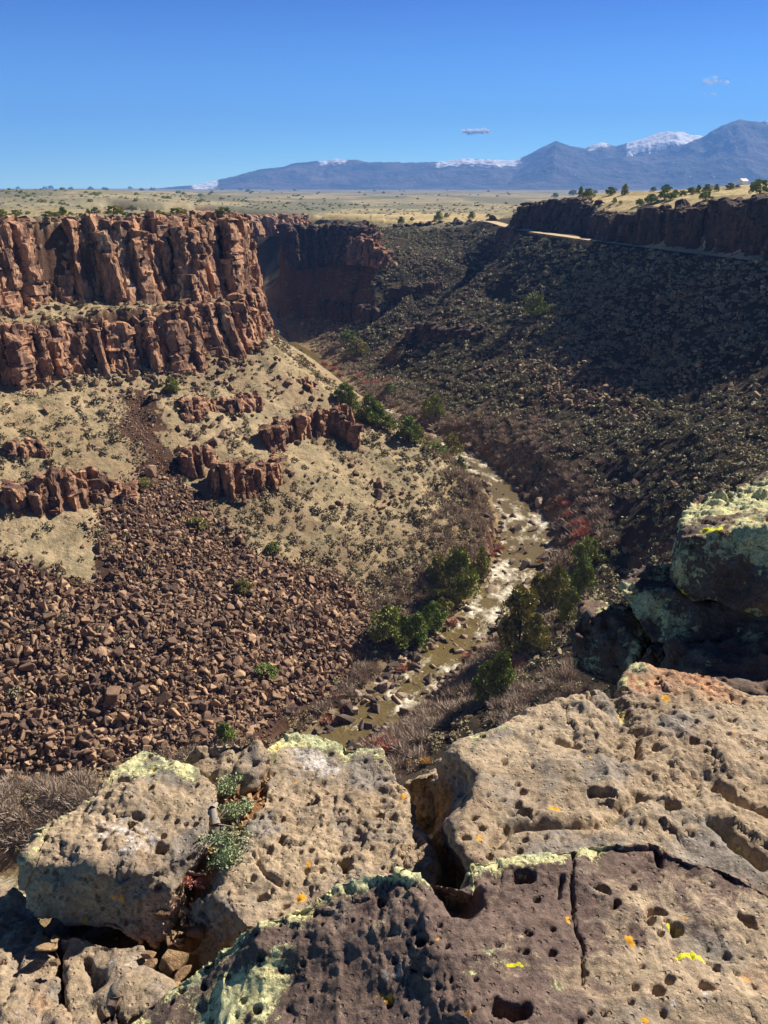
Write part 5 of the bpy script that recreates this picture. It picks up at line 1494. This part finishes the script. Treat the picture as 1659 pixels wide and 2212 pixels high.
st = [(1320, 1110, .040, "largest brown stone in the little heap at the boulder's foot"), (1150, 1250, .030, "rusty red stone in front of the little heap at the boulder's foot"), (1240, 1165, .032, "dark stone in the middle of the little heap at the boulder's foot"), (1120, 1050, .022, "grey stone just under the boulder's shaded corner"),
      (1370, 1200, .034, "brown stone at the right end of the little heap, by the dark slab"), (1340, 1330, .026, "grey-brown stone below the little heap, touching the dark slab"), (1260, 1270, .024, "pale tan stone below the little heap"), (350, 1000, .034, "pale squarish stone between the corner rock and the grey rock"),
      (405, 940, .022, "dark small stone beside the pale squarish stone"), (415, 1110, .016, "little stone in the crack below the pale squarish stone"), (1130, 1140, .028, "light brown stone at the left end of the little heap")]
for k, (x, y, s_, lb) in enumerate(st):
    o = link("stone", mesh_np("stone", *ROCKS_B[k % 14], MAT_PEB)); o.location = rB(x, y, -1.635 + s_ * 0.2); o.scale = (s_ * .85, s_ * .75, s_ * .7); o.rotation_euler = (.4 * (k % 3), .35, k); tag(o, lb, "stone")

MAT_CREV = m_foliage("crevice_leaves", S(136, 150, 112), S(178, 188, 148))
MAT_DEAD = Mat("weathered_wood"); MAT_DEAD.color(MAT_DEAD.mix(MAT_DEAD.noise(40, 5, .7, MAT_DEAD.coord("Object", (6, 6, .6))), S(104, 92, 82), S(186, 176, 164))); MAT_DEAD = MAT_DEAD.m
def tubes(segs, k=7):
    V, F = [], []
    for p0, p1, r0, r1 in segs:
        p0, p1 = np.array(p0, float), np.array(p1, float); n = len(V)
        d = (p1 - p0) / np.linalg.norm(p1 - p0)
        a = np.cross(d, [0.31, 0.9, 0.17]); a /= np.linalg.norm(a); b = np.cross(d, a)
        for p, r in ((p0, r0), (p1, r1)):
            for j in range(k):
                t = 2 * math.pi * j / k
                V.append(p + (a * math.cos(t) + b * math.sin(t)) * r)
        for j in range(k):
            F.append((n + j, n + (j + 1) % k, n + k + (j + 1) % k, n + k + j))
    return np.array(V), np.array(F)
def crev(x, y, z, w, h, seed, label):
    rg = np.random.default_rng(seed)
    p = np.array(r6(x, y, z))
    root = empty("crevice_shrub", p); tag(root, label, "shrub")
    segs = []; LV = []
    for k in range(16):
        e = np.array([rg.normal(0, w * .17), rg.normal(0, w * .13), h * rg.uniform(.55, 1.0)])
        segs.append(((0, 0, -.03), tuple(e * .6 + rg.normal(0, .008, 3)), .003, .002)); segs.append((segs[-1][1], tuple(e), .002, .001))
        for j in range(56):
            c0 = e + rg.normal(0, 1, 3) * np.array([.009, .009, .007])
            a = rg.normal(0, 1, 3) + np.array([0, 0, .7]); a /= np.linalg.norm(a)
            b = np.cross(a, rg.normal(0, 1, 3)); b /= np.linalg.norm(b)
            L = rg.uniform(.005, .009)
            LV += [c0, c0 + a * L * .5 + b * L * .28, c0 + a * L, c0 + a * L * .5 - b * L * .28]
    LV = np.array(LV)
    link("foliage", mesh_np("foliage", LV, np.arange(len(LV)).reshape(-1, 4), MAT_CREV), root)
    link("stem", mesh_np("stem", *tubes(segs, 5), MAT_DEAD, True), root)
crev(868, 405, -1.55, .12, .045, 1, "grey-green leafy shrub in the crack, farthest, below the brown wedge")
crev(885, 490, -1.55, .13, .045, 2, "grey-green leafy shrub in the crack beside the grey stump")
crev(868, 600, -1.55, .10, .045, 3, "small grey-green shrub in the crack against the middle slab")
crev(850, 672, -1.55, .11, .045, 4, "grey-green shrub nearest the viewer in the crack, above the dark cleft")
# weathered stump and a dead twig
a = np.array(r6(803, 585, -1.57)); b = np.array(r6(812, 508, -1.525)); c0 = np.array(r6(802, 450, -1.50)); d = np.array(r6(818, 428, -1.51))
o = link("dead_stump", mesh_np("dead_stump", *tubes([(a, b, .024, .020), (b, c0, .016, .010), (c0, d, .010, .005), (b, b + np.array([-.03, .0, .02]), .006, .003), (b, b + np.array([.05, -.02, .01]), .005, .002), (b, b + np.array([.03, .03, .03]), .005, .002)], 9), MAT_DEAD, True))
tag(o, "weathered grey stump of a dead shrub in the crack beside the squared boulder", "stump")
tw = empty("dry_cactus", r6(735, 695, -1.575)); tag(tw, "dried reddish cactus on pale dead twigs in the crack", "cactus")
segs = [((0, 0, 0), (-.04, .0, .03), .004, .003), ((-.04, 0, .03), (-.06, .03, .06), .003, .001), ((-.02, 0, .015), (.02, .05, .03), .006, .004), ((.02, .05, .03), (.03, .07, .03), .004, .002), ((0, 0, 0), (.03, -.01, .01), .004, .002), ((-.04, 0, .03), (-.05, .05, .05), .0025, .001)]
link("twig", mesh_np("twig", *tubes(segs, 6), MAT_DEAD, True), tw)
MAT_CAC = Mat("dried_cactus").color(S(186, 120, 104)).m
for dx, dy in ((-.012, -.03), (.022, -.034)):
    v, f = clump(int(900 + dx * 1000), 120, 0.9, 0.35, 0.0)
    pd = link("pad", mesh_np("pad", v * .016, f, MAT_CAC), tw); pd.location = (dx, dy, 0.0)

# ------------------------------------------------------------------ wreck, logs, house
p = hit(1117, 1203)
root = empty("car_wreck", p + np.array([0, 0, .25])); root.rotation_euler = (math.radians(196), math.radians(-14), math.radians(28)); tag(root, "rusted wreck of a car lying upside down in the rapids", "car")
bm = bmesh.new()
def bxm(bm, x0, x1, y0, y1, z0, z1, tx=0.0):
    vs = [bm.verts.new((x * (1 - tx * (z == z1)), y * (1 - tx * .5 * (z == z1)), z)) for x in (x0, x1) for y in (y0, y1) for z in (z0, z1)]
    bmesh.ops.convex_hull(bm, input=vs)
bxm(bm, -1.9, 1.9, -.75, .75, -.35, .25); bxm(bm, -1.1, .9, -.66, .66, .25, .72, .18)
bmesh.ops.bevel(bm, geom=bm.edges[:], offset=.07, segments=2, affect='EDGES')
me = bpy.data.meshes.new("body"); bm.to_mesh(me); bm.free()
m = Mat("rusted_metal", .7, .3); m.color(m.mix(m.noise(2.2, 5, .7), S(46, 40, 40), S(104, 72, 56))); me.materials.append(m.m)
link("body", me, root)
mt = Mat("perished_rubber").color(S(36, 34, 34)).m
for sx in (-1.2, 1.2):
    for sy in (-.72, .72):
        bm = bmesh.new(); bmesh.ops.create_cone(bm, segments=16, radius1=.33, radius2=.33, depth=.2, cap_ends=True); bmesh.ops.bevel(bm, geom=bm.edges[:], offset=.04, segments=1, affect='EDGES')
        me = bpy.data.meshes.new("wheel"); bm.to_mesh(me); bm.free(); me.materials.append(mt)
        w = link("wheel", me, root); w.location = (sx, sy, -.38); w.rotation_euler = (math.pi / 2, 0, 0)
m = Mat("old_teal_paint", .6, .3).color(S(120, 176, 178)).m
bm = bmesh.new(); bxm(bm, -2.0, -1.86, -.7, .7, -.25, -.05); me = bpy.data.meshes.new("bumper"); bm.to_mesh(me); bm.free(); me.materials.append(m); link("bumper", me, root)

def log(p0, p1, r, label):
    o = link("driftwood_log", mesh_np("driftwood_log", *tubes([(p0, p1, r, r * .5)], 8), MAT_DEAD, True)); tag(o, label, "log")
a = hit(1155, 1168); b = hit(1172, 1150)
log(a + [0, 0, .4], b + [0, 0, 1.3], .14, "pale driftwood log leaning on boulders in the middle of the river")
a = hit(985, 1300); b = hit(1010, 1280)
log(a + [0, 0, .4], b + [0, 0, .6], .12, "bleached driftwood log on the left bank below the tall junipers")
a = hit(1060, 1295); b = hit(1090, 1310)
log(a + [0, 0, .3], b + [0, 0, .3], .14, "brown driftwood log lying across the rapids")

p = np.array(Pd(1604, 398, 352)); p[2] = H([p[0]], [p[1]])[0]
hs = empty("house", p); tag(hs, "small white house far off on the right-hand plateau", "house"); hs.rotation_euler = (0, 0, .5)
bm = bmesh.new(); bxm(bm, -1.6, 1.6, -1.2, 1.2, -.5, 2.0); me = bpy.data.meshes.new("wall"); bm.to_mesh(me); bm.free(); me.materials.append(Mat("white_wall").color(S(236, 236, 238)).m); link("wall", me, hs)
v = np.array([(-1.8, -1.4, 2.0), (1.8, -1.4, 2.0), (1.8, 1.4, 2.0), (-1.8, 1.4, 2.0), (-1.8, 0, 2.9), (1.8, 0, 2.9)])
link("roof", mesh_np("roof", v, [np.array([(0, 1, 5, 4), (3, 4, 5, 2), (0, 3, 2, 1)]), np.array([(0, 4, 3), (1, 2, 5)])], Mat("pale_roof").color(S(226, 226, 228)).m), hs)
